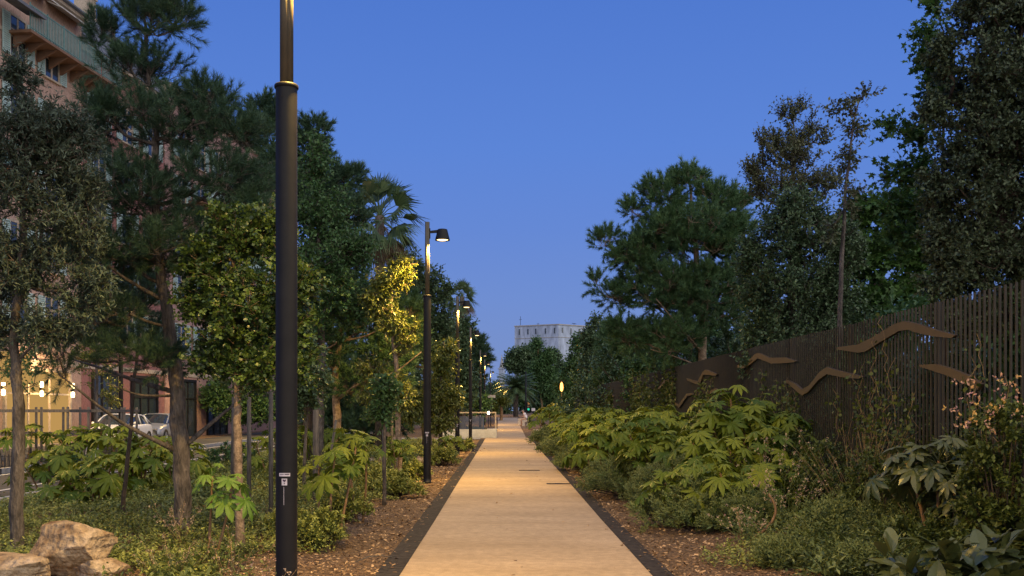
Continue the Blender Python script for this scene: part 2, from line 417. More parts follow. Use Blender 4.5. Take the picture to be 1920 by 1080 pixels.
def make_tree(name, label, cat, Y, trunk, tr, blobs, N, kind, mat, bark='bark', seed=1, rc=.30, first=.35, group=None,
              lscale=1.0, extra=(), outw=.6, upw=.3, shell=2.2, rtip=.006, crown2=None, dscale=1.0, tw=None, base_extra=True, minz=None, tip_lit=False):
    rng = np.random.default_rng(seed)
    T = np.array([P(a, b, Y) if len(q) == 0 else P(a, b, Y + q[0]) for a, b, *q in trunk])
    bx, by = T[0][0], T[0][1]; b0 = gz(by)
    T[0][2] = b0 - .05
    # densify the trunk
    tt = np.linspace(0, 1, len(T)); ts = np.linspace(0, 1, max(14, 4 * len(T)))
    sm = np.stack([np.interp(ts, tt, T[:, i]) for i in range(3)], -1)
    for _ in range(3): sm[1:-1] = (sm[:-2] + 2 * sm[1:-1] + sm[2:]) / 4
    sm[1:-1, :2] += rng.normal(size=(len(sm) - 2, 2)) * tr[0] * .12
    rad = np.interp(ts, np.linspace(0, 1, len(tr)), tr)
    rad[0] *= 1.25
    # cluster centres
    B = []
    for q in blobs:
        px, py, rx, ry = q[:4]; dy = q[4] if len(q) > 4 else 0
        B.append((P(px, py, Y + dy), rx * Y / F, max(rx * Y / F, .6 * ry * Y / F) * dscale, ry * Y / F))
    N = int(N * 1.55)
    vol = np.array([(b[1] * b[3]) for b in B]); vol = vol / vol.sum()
    cen = []; out = []; rc_ = []
    for b, f in zip(B, vol):
        n = max(2, int(round(N * f)))
        u = nrm(rng.normal(size=(n, 3))); r = rng.random((n, 1)) ** (1 / shell)
        rr = np.array([b[1], b[2], b[3]]); shr = np.maximum(rr - rc * .55, rr * .35)
        rc_.append(r[:, 0]); cen.append(b[0] + u * r * shr); out.append(nrm(u + .5 * nrm(b[0] + u * r * rr - sm[int(len(sm) * .6)])))
    cen = np.concatenate(cen); out = np.concatenate(out); rad_c = np.concatenate(rc_)
    keep = cen[:, 2] > b0 + .3
    cen = cen[keep]; out = out[keep]; rad_c = rad_c[keep]
    if kind.startswith('needle'): upw = max(upw, .65)
    k0 = int(len(sm) * first)
    pos, segs, w = skeleton([p for p in sm[k0:]], None, cen, rng)
    root = thing(name, label, cat, (bx, by, b0), group)
    g = G(); tube(g, sm, rad, 12 if Y < 20 else 8, wob=.05, rng=rng)
    for ex in extra:
        E = np.array([P(a, b, Y + dq) for a, b, dq in ex[0]])
        te = np.linspace(0, 1, len(E)); t2 = np.linspace(0, 1, 4 * len(E))
        E2 = np.stack([np.interp(t2, te, E[:, i]) for i in range(3)], -1)
        for _ in range(2): E2[1:-1] = (E2[:-2] + 2 * E2[1:-1] + E2[2:]) / 4
        tube(g, E2, np.linspace(ex[1], ex[2], len(E2)), 7, wob=.08, rng=rng)
    g.build('trunk', M[bark], root, (bx, by, b0))
    g = G()
    for ids in segs:
        r = rtip * np.maximum(w[ids], 1) ** .45
        if ids[0] < len(sm) - k0: r[0] = r[1]
        r = np.minimum(r, tr[0] * .6)
        tube(g, pos[ids], r, 5, cap=False)
    tmpl, ll, nt, m, spr, dr = LEAF[kind]
    if tw: nt, m = tw
    ll = ll * lscale
    n = len(cen)
    D = nrm(out[:, None] * outw + np.array([0, 0, upw]) + rng.normal(size=(n, nt, 3)) * .62)
    Lt = rc * rng.uniform(.55, 1.15, size=(n, nt, 1))
    c0 = np.repeat(cen[:, None], nt, 1)
    if kind.startswith('needle'):
        end = c0 + D * Lt * .7
        stamp(g, *TW, frames((end - c0).reshape(-1, 3), rng), c0.reshape(-1, 3), np.stack([np.full(n * nt, rtip * .9), (Lt[..., 0] * .7).ravel(), np.full(n * nt, rtip * .9)], -1), .5)
        g.build('branches', M[bark], root, (bx, by, b0))
        g = G()
        dd = nrm(D + np.array([0, 0, -dr]) + rng.normal(size=D.shape) * .15).reshape(-1, 3)
        pp = (c0 + D * Lt * .45).reshape(-1, 3)
        ti = np.clip(np.repeat(rng.random(n), nt) * .6 + rng.random(n * nt) * .4, 0, 1)
        stamp(g, *tmpl, frames(dd, rng), pp, ll * rng.uniform(.75, 1.2, size=n * nt), ti)
    else:
        stamp(g, *TW, frames(D.reshape(-1, 3), rng), c0.reshape(-1, 3), np.stack([np.full(n * nt, rtip * .7), Lt.ravel(), np.full(n * nt, rtip * .7)], -1), .5)
        g.build('branches', M[bark], root, (bx, by, b0))
        g = G()
        t = (np.arange(m) + rng.random((n, nt, m))) / m
        pp = c0[:, :, None] + D[:, :, None] * Lt[:, :, None] * t[..., None]
        ld = nrm(D[:, :, None] * .45 + rng.normal(size=(n, nt, m, 3)) * spr * .7 + np.array([0, 0, -dr]))
        ti = np.clip(rng.random((n, 1, 1)) * .45 + rng.random((n, nt, m)) * .4 + .25 * (t > .75), 0, 1)
        if tip_lit: ti = np.clip(ti * .45 + .75 * np.clip((rad_c[:, None, None] - .6) * 2.4, 0, 1) * (rng.random((n, nt, 1)) < .55) * (t > .4), 0, 1)  # outer leaves lighter: lamplit crown edge painted into the tint
        mixn = nrm(rng.normal(size=(n * nt * m, 3)) * .7 + np.array([0, 0, 1.0]))
        dflat = ld.reshape(-1, 3); x = nrm(np.cross(dflat, mixn)); z = np.cross(x, dflat)
        stamp(g, *tmpl, np.stack([x, dflat, z], -1), pp.reshape(-1, 3), ll * rng.uniform(.65, 1.2, size=n * nt * m), ti.ravel())
    g.build('crown', M[mat], root, (bx, by, b0))
    return root

def make_bush(name, label, cat, x, y, w, h, kind, mat, n=60, seed=1, depth=None, lscale=1.0, group=None, bark='bark_dark', upw=.5, rc=.18, z0=None, tw=None):
    """multi-stemmed shrub; everything relative to its base"""
    rng = np.random.default_rng(seed); d = depth or w
    b0 = gz(y) if z0 is None else z0
    u = nrm(rng.normal(size=(n, 3))); u[:, 2] = np.abs(u[:, 2]) * 1.1 - .15
    r = rng.random((n, 1)) ** .45
    cen = u * r * np.array([w / 2, d / 2, h * .72]) + np.array([0, 0, h * .18]); cen[:, 2] = np.maximum(cen[:, 2], .06 * h)
    root = thing(name, label, cat, (x, y, b0), group)
    g = G()
    ns = max(4, n // 4); a = rng.uniform(0, 2 * PI, n)
    foot = np.stack([np.cos(a) * w * .06, np.sin(a) * w * .06, np.full(n, -.03)], -1)
    dv = cen - foot; L = np.linalg.norm(dv, axis=1)
    stamp(g, *TW, frames(dv, rng), foot, np.stack([.006 + .004 * L, L, .006 + .004 * L], -1), .5)
    g.build('stems', M[bark], root)
    g = G()
    tmpl, ll, nt, m, spr, dr = LEAF[kind]; ll *= lscale
    if tw: nt, m = tw
    D = nrm(nrm(cen)[:, None] * .6 + np.array([0, 0, upw]) + rng.normal(size=(n, nt, 3)) * .5)
    Lt = rc * rng.uniform(.5, 1.2, size=(n, nt, 1))
    c0 = np.repeat(cen[:, None], nt, 1)
    t = (np.arange(m) + rng.random((n, nt, m))) / m
    pp = c0[:, :, None] + D[:, :, None] * Lt[:, :, None] * t[..., None]
    ld = nrm(D[:, :, None] * .5 + rng.normal(size=(n, nt, m, 3)) * spr * .6 + np.array([0, 0, -dr]))
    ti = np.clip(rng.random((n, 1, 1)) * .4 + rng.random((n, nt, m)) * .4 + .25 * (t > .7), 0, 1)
    pp[..., 2] = np.maximum(pp[..., 2], .02)
    stamp(g, *tmpl, frames(ld.reshape(-1, 3), rng, roll=False), pp.reshape(-1, 3), ll * rng.uniform(.7, 1.2, size=n * nt * m), ti.ravel())
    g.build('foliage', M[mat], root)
    return root

RICE = [t_rice(s, d, l_) for s, d, l_ in ((1, .25, 8), (2, .45, 7), (3, .65, 8), (4, .3, 9))]
def make_rice(name, label, x, y, heads, mat='rice', seed=1, group=None, leaf=.30, nl=11, z0=None, cat='plant', upl=.45, stem='wood'):
    """rice-paper plant: heads = (dx, dy, z) rosettes of big palmate leaves, each on a bare stem"""
    rng = np.random.default_rng(seed); b0 = gz(y) if z0 is None else z0
    root = thing(name, label, cat, (x, y, b0), group)
    gs = G(); gl = G()
    for hx, hy, hz in heads:
        top = np.array([hx, hy, hz]); foot = np.array([hx * .35, hy * .35, -.04])
        c = foot * .5 + top * .5 + np.array([rng.normal() * .06, rng.normal() * .06, 0])
        ts = np.linspace(0, 1, 8)[:, None]
        tube(gs, (1 - ts) ** 2 * foot + 2 * ts * (1 - ts) * c + ts * ts * top, np.linspace(.022, .014, 8) * (leaf / .3) ** .5, 7, wob=.08, rng=rng)
        for i in range(nl):
            f = i / max(nl - 1, 1)
            az = i * 2.4 + rng.uniform(-.4, .4); el = math.radians(62 - 75 * f + rng.uniform(-10, 10))
            pl = leaf * rng.uniform(.7, 1.25) * (.75 + .5 * f)
            d = np.array([math.cos(az) * math.cos(el), math.sin(az) * math.cos(el), math.sin(el)])
            st = top - np.array([0, 0, .14 * f]); en = st + d * pl + np.array([0, 0, -.12 * pl * f])
            tube(gl, np.array([st, (st + en) / 2 + np.array([0, 0, .05 * pl]), en]), [.008, .006, .005], 4, mat=1, cap=False, tint=.8)
            out = nrm(np.array([math.cos(az), math.sin(az), -.15 - .75 * f + rng.normal() * .2]))
            up = nrm(np.array([rng.normal() * .2, rng.normal() * .2, 1.]) + .4 * np.array([math.cos(az), math.sin(az), 0]) * f)
            xx = nrm(np.cross(out, up)); zz = np.cross(xx, out)
            tv, tf = RICE[rng.integers(4)]
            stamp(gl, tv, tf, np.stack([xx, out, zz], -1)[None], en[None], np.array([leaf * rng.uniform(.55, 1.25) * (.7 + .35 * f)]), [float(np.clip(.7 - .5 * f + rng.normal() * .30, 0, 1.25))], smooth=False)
    gs.build('stem', M[stem], root)
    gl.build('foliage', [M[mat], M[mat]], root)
    return root
# ------------------------------------------------------------------ camera, world, render settings
sc = bpy.context.scene
cam = bpy.data.cameras.new('camera'); co = bpy.data.objects.new('camera', cam); C.objects.link(co)
co.location = (0, 0, HC); co.rotation_euler = (PI / 2, 0, 0)
cam.sensor_width = 36; cam.lens = F / 1920 * 36
cam.shift_x = (960 - CX) / 1920; cam.shift_y = (HY - 540) / 1920
cam.clip_end = 3000; cam.clip_start = .1
sc.camera = co
sc.view_settings.view_transform = 'Standard'; sc.view_settings.look = 'None'
sc.view_settings.exposure = 0; sc.view_settings.gamma = 1
sc.render.engine = 'CYCLES'
cy = sc.cycles
cy.use_denoising = True; cy.max_bounces = 5; cy.diffuse_bounces = 3; cy.glossy_bounces = 2; cy.transmission_bounces = 3
cy.transparent_max_bounces = 4; cy.sample_clamp_indirect = 3; cy.sample_clamp_direct = 0; cy.caustics_reflective = False; cy.caustics_refractive = False
cy.use_light_tree = True

w = bpy.data.worlds.new('World'); sc.world = w; w.use_nodes = True
N, L = w.node_tree.nodes, w.node_tree.links; N.clear()
out = N.new('ShaderNodeOutputWorld'); bg = N.new('ShaderNodeBackground'); L.new(bg.outputs[0], out.inputs[0])
tc = N.new('ShaderNodeTexCoord'); sp = N.new('ShaderNodeSeparateXYZ'); L.new(tc.outputs['Generated'], sp.inputs[0])
cr = N.new('ShaderNodeValToRGB'); e = cr.color_ramp.elements
SKY = [(0.0, (.21, .29, .55)), (.06, (.185, .28, .59)), (.114, (.160, .272, .64)), (.18, (.130, .250, .665)), (.256, (.107, .236, .68)), (.383, (.080, .194, .625)), (1, (.07, .16, .52))]
e[0].position = 0; e[0].color = (*SKY[0][1], 1); e[1].position = 1; e[1].color = (*SKY[-1][1], 1)
for p_, c_ in SKY[1:-1]: x = e.new(p_); x.color = (*c_, 1)
L.new(sp.outputs['Z'], cr.inputs[0])
# fill glow added to the unseen sky behind the viewer, brightening foliage and facades
dt = N.new('ShaderNodeVectorMath'); dt.operation = 'DOT_PRODUCT'; dt.inputs[1].default_value = (.52, -.83, .2); L.new(tc.outputs['Generated'], dt.inputs[0])
mr = N.new('ShaderNodeMapRange'); mr.interpolation_type = 'SMOOTHSTEP'
mr.inputs[1].default_value = -.05; mr.inputs[2].default_value = .85; mr.inputs[3].default_value = 0; mr.inputs[4].default_value = 1
L.new(dt.outputs['Value'], mr.inputs[0])
m3 = N.new('ShaderNodeMix'); m3.data_type = 'RGBA'; m3.inputs[7].default_value = (1.6, 1.5, 1.42, 1)
L.new(mr.outputs[0], m3.inputs[0]); L.new(cr.outputs[0], m3.inputs[6]); L.new(m3.outputs[2], bg.inputs[0])
bg.inputs[1].default_value = 1.0

# ------------------------------------------------------------------ ground, path, road
def sheet(name, x0, x1, y0, y1, dz, mat, nx=2, ny=60, ys=None, slope=0, noise=0):
    ys = np.linspace(y0, y1, ny) if ys is None else np.asarray(ys); xs = np.linspace(x0, x1, nx)
    X, Y = np.meshgrid(xs, ys); Z = gza(Y) + dz
    if noise:
        r = np.random.default_rng(3); Z = Z + noise * (np.sin(X * 2.1 + 3 * np.sin(Y * .7)) * np.sin(Y * 1.7 + np.cos(X)) - 1) * (np.abs(X - .2) > 1.9)
    n = len(xs); i = np.arange(len(ys) - 1)[:, None] * n + np.arange(n - 1)[None]
    f = np.stack([i, i + 1, i + n + 1, i + n], -1).reshape(-1, 4)
    g = G(); g.add(np.stack([X + slope * Y, Y, Z], -1).reshape(-1, 3), f, .5, 0, True)
    o = g.build(name, M[mat]); return tag(o, kind='structure')
ysg = np.concatenate([np.linspace(-60, 0, 20), np.linspace(1, 60, 150), np.linspace(62, 150, 60), np.linspace(160, 900, 40)])
g = G()
xs = np.concatenate([np.linspace(-700, -30, 20), np.linspace(-29, -8, 22), np.linspace(-7.7, 8, 70), np.linspace(9, 30, 20), np.linspace(35, 700, 20)])
X, Y = np.meshgrid(xs, ysg)
bumpz = .035 * (np.sin(X * 2.1 + 3 * np.sin(Y * .7)) * np.sin(Y * 1.7 + np.cos(X)) - .9) * np.clip((np.abs(X - .2) - 1.55) * 2, 0, 1) * (X > -8.3)
berm = .10 * np.clip((X - 2.0) / 1.5, 0, 1) * (Y > 6) + .06 * np.clip((-2.0 - X) / 1.5, 0, 1) * np.clip((X + 8.8) / 1.0, 0, 1)
Z = gza(Y) + bumpz * 1.0 + berm - .012
n = len(xs); i = np.arange(len(ysg) - 1)[:, None] * n + np.arange(n - 1)[None]
g.add(np.stack([X, Y, Z], -1).reshape(-1, 3), np.stack([i, i + 1, i + n + 1, i + n], -1).reshape(-1, 4), .5, 0, True)
tag(g.build('ground', M['mulch']), kind='structure')
def gnd(x, y):
    x = np.asarray(x, float); y = np.asarray(y, float)
    b = .035 * (np.sin(x * 2.1 + 3 * np.sin(y * .7)) * np.sin(y * 1.7 + np.cos(x)) - .9) * np.clip((np.abs(x - .2) - 1.55) * 2, 0, 1) * (x > -8.3)
    bm = .10 * np.clip((x - 2.0) / 1.5, 0, 1) * (y > 6) + .06 * np.clip((-2.0 - x) / 1.5, 0, 1) * np.clip((x + 8.8) / 1.0, 0, 1)
    return gza(y) + b + bm - .012

PL, PR = -1.045, 1.484
tag(sheet('path', PL, PR, -10, 57.2, .012, 'path', ny=60), kind='structure')
g = G(); yy = np.linspace(57.2, 116, 40); tt = (yy - 57.2) / 58.8
V = np.concatenate([np.stack([-.42 - .25 * tt, yy, gza(yy) + .012], -1), np.stack([1.27 + .28 * tt, yy, gza(yy) + .012], -1)]); i = np.arange(39)
g.add(V, np.stack([i, 40 + i, 41 + i, i + 1], -1)); tag(g.build('path', M['path']), kind='structure')
sheet('path_edging', PL - .255, PL, -10, 54.2, .016, 'strip', ny=60)
sheet('path_edging', PR, PR + .215, -10, 54.2, .016, 'strip', ny=60)
sheet('cross_path', -7.5, PL - .256, 54.2, 57.2, .02, 'pave', ny=4)
sheet('cross_path', PR + .216, 5.2, 54.2, 57.2, .02, 'pave', ny=4)
sheet('road', -13.0, -8.95, -40, 260, .004, 'asphalt', ny=120)
sheet('road', -21.4, -16.4, -40, 46, .004, 'asphalt', ny=40)
tag(sheet('road', -17.0, -9, 46.2, 260, .0, 'asphalt', ny=60), kind='structure')
for lx in (-12.72, -10.35):
    g = G()
    for y0 in np.arange(6, 120, 1.0): g.add([(lx - .06, y0, gz(y0) + .014), (lx + .06, y0, gz(y0) + .014), (lx + .06, y0 + 1, gz(y0 + 1) + .014), (lx - .06, y0 + 1, gz(y0 + 1) + .014)], [[(0, 1, 2, 3)]])
    tag(g.build('road_marking', M['line']), kind='structure')
def kerb(x0, x1, y0, y1, h, mat, step=1.0):
    g = G()
    for a in np.arange(y0, y1, step): box(g, x0, x1, a, a + step - .012, gz(a) - .1, gz(a) + h)
    return tag(g.build('kerb', M[mat]), kind='structure')
kerb(-8.95, -8.78, -20, 200, .13, 'kerb'); kerb(-13.2, -13.02, -20, 60, .14, 'kerb')
g = G()
for k, a in enumerate(np.arange(24, 34, 1.0)):
    if k % 3 == 1: box(g, -13.205, -13.015, a + .02, a + .8, gz(a) - .02, gz(a) + .145)
tag(g.build('kerb_paint', M['asphalt']), kind='structure')

# drain slots across the path
for k, (px0, px1, py, lab) in enumerate([(973, 1012, 887, 'thin drain slot in the middle of the buff path, the farther of the two'),
                                         (1025, 1072, 912, 'thin drain slot at the right edge of the path, the nearer of the two')]):
    d = HC * F / (py - HY); xa, xb = (px0 - CX) * d / F, min((px1 - CX) * d / F, PR - .01)
    t = thing('drain_slot', lab, 'drain', (xa, d, gz(d) + .014), 'drain slots in the path')
    g = G(); box(g, 0, xb - xa, -.07, -.045, 0, .012); box(g, 0, xb - xa, .045, .07, 0, .012)
    box(g, 0, .02, -.044, .044, 0, .011); box(g, xb - xa - .02, xb - xa, -.044, .044, 0, .011)
    g.build('frame', M['metal'], t)
    g = G()
    for q in np.arange(.03, xb - xa - .03, .035): box(g, q, q + .014, -.0445, .0445, .002, .009)
    g.build('grating', M['metal'], t)

# ------------------------------------------------------------------ path lamps
LX = -1.763
def make_lamp():
    t = thing('street_lamp', 'x', 'street lamp', (LX, 8.07, 0), 'lamps along the left edge of the path')
    g = G(); lathe(g, [(.0, .0), (.115, .0), (.115, .015), (.088, .02), (.0865, .1), (.0865, 4.27)], 32)
    pb = g.build('lower_pole', M['metal'], t)
    g = G(); lathe(g, [(.06, 4.262), (.094, 4.266), (.097, 4.272), (.097, 4.288), (.092, 4.296), (.06, 4.30)], 32); g.build('collar', M['metal'], t)
    g = G()
    for k in range(3):      # upper mast of three rounded ribs with grooves between
        a = PI / 2 + k * 2 * PI / 3 + .35
        lathe(g, [(0, 4.28), (.036, 4.28), (.036, 5.975), (0, 5.985)], 18, (.021 * math.cos(a), .021 * math.sin(a)))
    g.build('upper_mast', M['mast'], t)
    g = G(); V0 = [(-.018 + .007 * math.cos(a), -.0885, 4.18 + .007 * math.sin(a)) for a in np.arange(8) * PI / 4]; g.add(V0 + [(x_, -.084, z_) for x_, y_, z_ in V0], [np.arange(8)[None], np.array([[i, (i + 1) % 8, 8 + (i + 1) % 8, 8 + i] for i in range(8)])]); g.build('bolt', M['rubber'], t)
    g = G(); box(g, .045, .072, -.028, .028, 5.60, 5.83); g.build('bracket', M['metal'], t)
    g = G(); prism(g, [(.07, 5.72), (.07, 5.775), (.16, 5.785), (.26, 5.80), (.26, 5.73)], 'y', -.02, .02); g.build('arm', M['metal'], t)
    g = G(); lathe(g, [(0, 5.81), (.10, 5.81), (.112, 5.80), (.122, 5.76), (.168, 5.575), (.17, 5.555), (.160, 5.555), (.150, 5.575), (.10, 5.72), (0, 5.725)], 32, (.35, 0))
    sh = g.build('lamp_shade', M['metal'], t)
    g = G(); lathe(g, [(0, 5.60), (.10, 5.602), (.146, 5.592), (.13, 5.572), (.09, 5.556), (0, 5.548)], 28, (.35, 0)); g.build('diffuser', M['lamp_glow'], t)
    g = G(); lathe(g, [(0, 4.19), (.008, 4.19)], 8)
    def curved(g, x0, x1, z0, z1, r=.0875, mat=0, n=8):
        xs_ = np.linspace(x0, x1, n); a = -np.sqrt(r * r - xs_ ** 2)
        v = [(x_, y_, z) for z in (z0, z1) for x_, y_ in zip(xs_, a)]
        g.add(v, [np.array([[i, i + 1, n + i + 1, n + i] for i in range(n - 1)])], mat=mat)
    g = G(); curved(g, -.042, .046, 1.13, 1.157); a_ = g.build('sticker', M['sticker'], t)
    g = G(); curved(g, .004, .040, 1.143, 1.151, .0885); curved(g, -.034, -.002, 1.144, 1.149, .0885, n=5); g.build('print', M['ink'], a_)
    g = G(); curved(g, -.02, .024, 1.058, 1.112); b_ = g.build('sticker', M['sticker'], t)
    g = G()
    y_ = -.0893
    g.add([(-.012, y_, 1.104), (-.004, y_, 1.106), (.002, y_, 1.101), (.008, y_, 1.106), (.016, y_, 1.104), (.014, y_, 1.094), (.002, y_, 1.083), (-.010, y_, 1.095)], [[(0, 7, 6, 2), (2, 6, 5, 4)], [(0, 2, 1), (2, 4, 3)]])
    curved(g, -.002, .006, 1.068, 1.078, .0885, n=3); g.build('emblem', M['ink'], b_)
    g = G(); curved(g, -.0035, -.0005, .90, 1.045, .0868, n=3); g.build('drip_stain', M['sticker'], t)
    l = bpy.data.lights.new('lamp_light', 'SPOT'); l.energy = 2400; l.color = (1, .62, .14); l.spot_size = math.radians(168); l.spot_blend = .45; l.shadow_soft_size = .09
    lo = bpy.data.objects.new('lamp_light', l); C.objects.link(lo); lo.parent = t; lo.location = (.35, 0, 5.535); lo.rotation_euler = (0, math.radians(-4), 0)
    return t
lamp = make_lamp()
LAMPS = [(8.07, 'nearest thick dark lamp post, cut off by the top of the picture, with white stickers'),
         (22.86, 'second lamp post from the viewer, its glowing cone head clear against the sky'),
         (37.6, 'third lamp post from the viewer, its head in front of the far fan palm'),
         (52.3, 'fourth lamp post from the viewer, foot just before the pale low wall'),
         (74.0, 'fifth lamp post from the viewer, behind the slatted screen on the low wall'),
         (90.4, 'sixth lamp post from the viewer, slim and far, beyond the slatted screen'),
         (128.0, 'farthest lamp post, tiny beside the start of the phoenix palm'),
         (-6.7, 'lamp post behind the viewer at the left edge of the path')]
for k, (d, lab) in enumerate(LAMPS):
    o = lamp if k == 0 else copy_tree(lamp)
    o.location = (LX, d, gz(d) - (0.03 if d > 30 else 0)); o['label'] = lab

# ------------------------------------------------------------------ fence with bird silhouettes
FX = 5.24; FY0, FY1 = 6.0, 74.0; FH = 2.98
t = thing('picket_fence', 'tall brown metal fence of thin upright bars with flying bird silhouettes fixed on it', 'fence', (FX, FY0, 0))
def rel(g, *a, **k): return g.build(*a, **k, off=(FX, FY0, 0))
ys = np.arange(FY0, FY1, .113)
bx = np.array([(x, y, z) for z in (0, 1) for y in (-.5, .5) for x in (-.5, .5)]); bf = np.array([(0, 2, 3, 1), (4, 5, 7, 6), (0, 1, 5, 4), (2, 6, 7, 3), (0, 4, 6, 2), (1, 3, 7, 5)])
g = G(); n = len(ys)
rg = np.random.default_rng(4)
stamp(g, bx, bf, np.broadcast_to(np.eye(3), (n, 3, 3)), np.stack([np.full(n, FX), ys, gza(ys) + .03], -1), np.stack([np.full(n, .020), np.full(n, .022), FH - .03 + rg.normal(size=n) * .004], -1), .5)
rel(g, 'pickets', M['picket'], parent=t)
for k, y in enumerate(np.arange(FY0 + .06, FY1, 3.05)):
    g = G(); box(g, FX + .03, FX + .10, y - .045, y + .045, gz(y) - .1, gz(y) + FH + .01); rel(g, 'post', M['metal'], parent=t)
for z in (.22,):
    g = G()
    for y in np.arange(FY0, FY1 - 1, 3.05): box(g, FX + .0105, FX + .0195, y, y + 3.04, gz(y + 1.5) + z, gz(y + 1.5) + z + .05)
    rel(g, 'rail', M['picket'], parent=t)
BIRDS = [
 ([(1568.5,651),(1608,646),(1640,630),(1675,608),(1695,602),(1719,607),(1751,618),(1790,628.5)],[(1784,634),(1751,631),(1719,624),(1701,618),(1684,621),(1652,640),(1622.5,659),(1608,661.5),(1568.5,655)]),
 ([(1382,685),(1395,682.5),(1417,663),(1423,662),(1442,671),(1471,670),(1493,677)],[(1487,679.5),(1466,681),(1447.5,682),(1420,672),(1404,685),(1392,692),(1383,691)]),
 ([(1468,714.6),(1476.7,713),(1491,720),(1503,730.6),(1517.5,722),(1535,698.5),(1549.6,688),(1564,692.7),(1593,700),(1618,706)],[(1611,710),(1593,709),(1576,707),(1549.6,701.5),(1535,711.7),(1514.6,735),(1503,741.4),(1488,729),(1476.7,719)]),
 ([(1723,684),(1753.7,682.5),(1783,691),(1815,704.4),(1838,720)],[(1832.5,732),(1815,723),(1780,706),(1745,694),(1724.6,688)]),
 ([(1286.7,709),(1308,715),(1316.7,698),(1321.7,693),(1326.7,694),(1344,701.7)],[(1341.7,705),(1330,703),(1318,702.5),(1311.7,721.7),(1306.7,721),(1289,714)]),
 ([(1233,728),(1240,720),(1248,709),(1251.7,709),(1262.5,721.7)],[(1259,724),(1249,715),(1241,725),(1235,730)]),
 ([(1251,741),(1271.7,759),(1286.7,738),(1297.5,736.7)],[(1298,740),(1288,743),(1273,765),(1253,745)]),
 ([(1330,733),(1341.7,728),(1360,740),(1368,744)],[(1366,748),(1358,745),(1342,735),(1331,738)]),
 ([(1134,744),(1143,734),(1151,743)],[(1149,745),(1143,739),(1136,747)]),
 ([(1129,765),(1131,754.5),(1138,760)],[(1136,762),(1132,758),(1130,767)]),
 ([(1166,730),(1172,736),(1176,740)],[(1175,743),(1171,739),(1167,733)]),
 ([(1145,754),(1149,759),(1151,764)],[(1149,765),(1147,761),(1144,757)]),
 ([(1102,750),(1105,745),(1108,751)],[(1106.5,751),(1105,748),(1103,752)]),
 ([(1114,744),(1118,741),(1124,747)],[(1122,748),(1118,744),(1115,746)]),
 ([(1190,722),(1197,720),(1201,727)],[(1199,728),(1196,723),(1191,725)]),
]
for top, bot in BIRDS:
    xf = FX - .075; ring = top + bot
    d0 = [F * xf / (px - CX) for px, py in ring]
    poly = [(d, HC + (HY - py) * d / F) for d, (px, py) in zip(d0, ring)]
    g = G(); a, b = xf, xf + .045
    nt_, nb = len(top), len(bot); n = nt_ + nb
    v = [(a, y, z) for y, z in poly] + [(b, y, z) for y, z in poly]
    q = []; m_ = max(nt_, nb) - 1
    # strip between the upper and lower outline
    T_ = [round(i * (nt_ - 1) / m_) for i in range(m_ + 1)]; B_ = [n - 1 - round(i * (nb - 1) / m_) for i in range(m_ + 1)]
    F3 = []; F4 = []
    for i in range(m_):
        c = [T_[i], T_[i + 1], B_[i + 1], B_[i]]; u = []
        for z_ in c:
            if z_ not in u: u.append(z_)
        (F4 if len(u) == 4 else F3).append(u) if len(u) > 2 else None
        u2 = [z_ + n for z_ in u[::-1]]; (F4 if len(u) == 4 else F3).append(u2) if len(u) > 2 else None
    sides = [[i, (i + 1) % n, n + (i + 1) % n, n + i] for i in range(n)]
    g.add(v, [np.array(F4 + sides)] + ([np.array(F3)] if F3 else []))
    br = rel(g, 'bird_silhouette', M['bronze'], parent=t)
    g = G()                                                     # standoffs joining the plate to the bars
    for fr in (.3, .7):
        yy = (1 - fr) * poly[0][0] + fr * poly[nt_ - 1][0]
        i_ = int(np.argmin([abs(poly[i][0] - yy) for i in range(nt_)])); zz = poly[i_][1] - .03
        box(g, xf + .046, FX - .0105, poly[i_][0] - .015, poly[i_][0] + .015, zz - .02, zz + .01)
    g.build('standoff', M['metal'], br, (FX, FY0, 0))

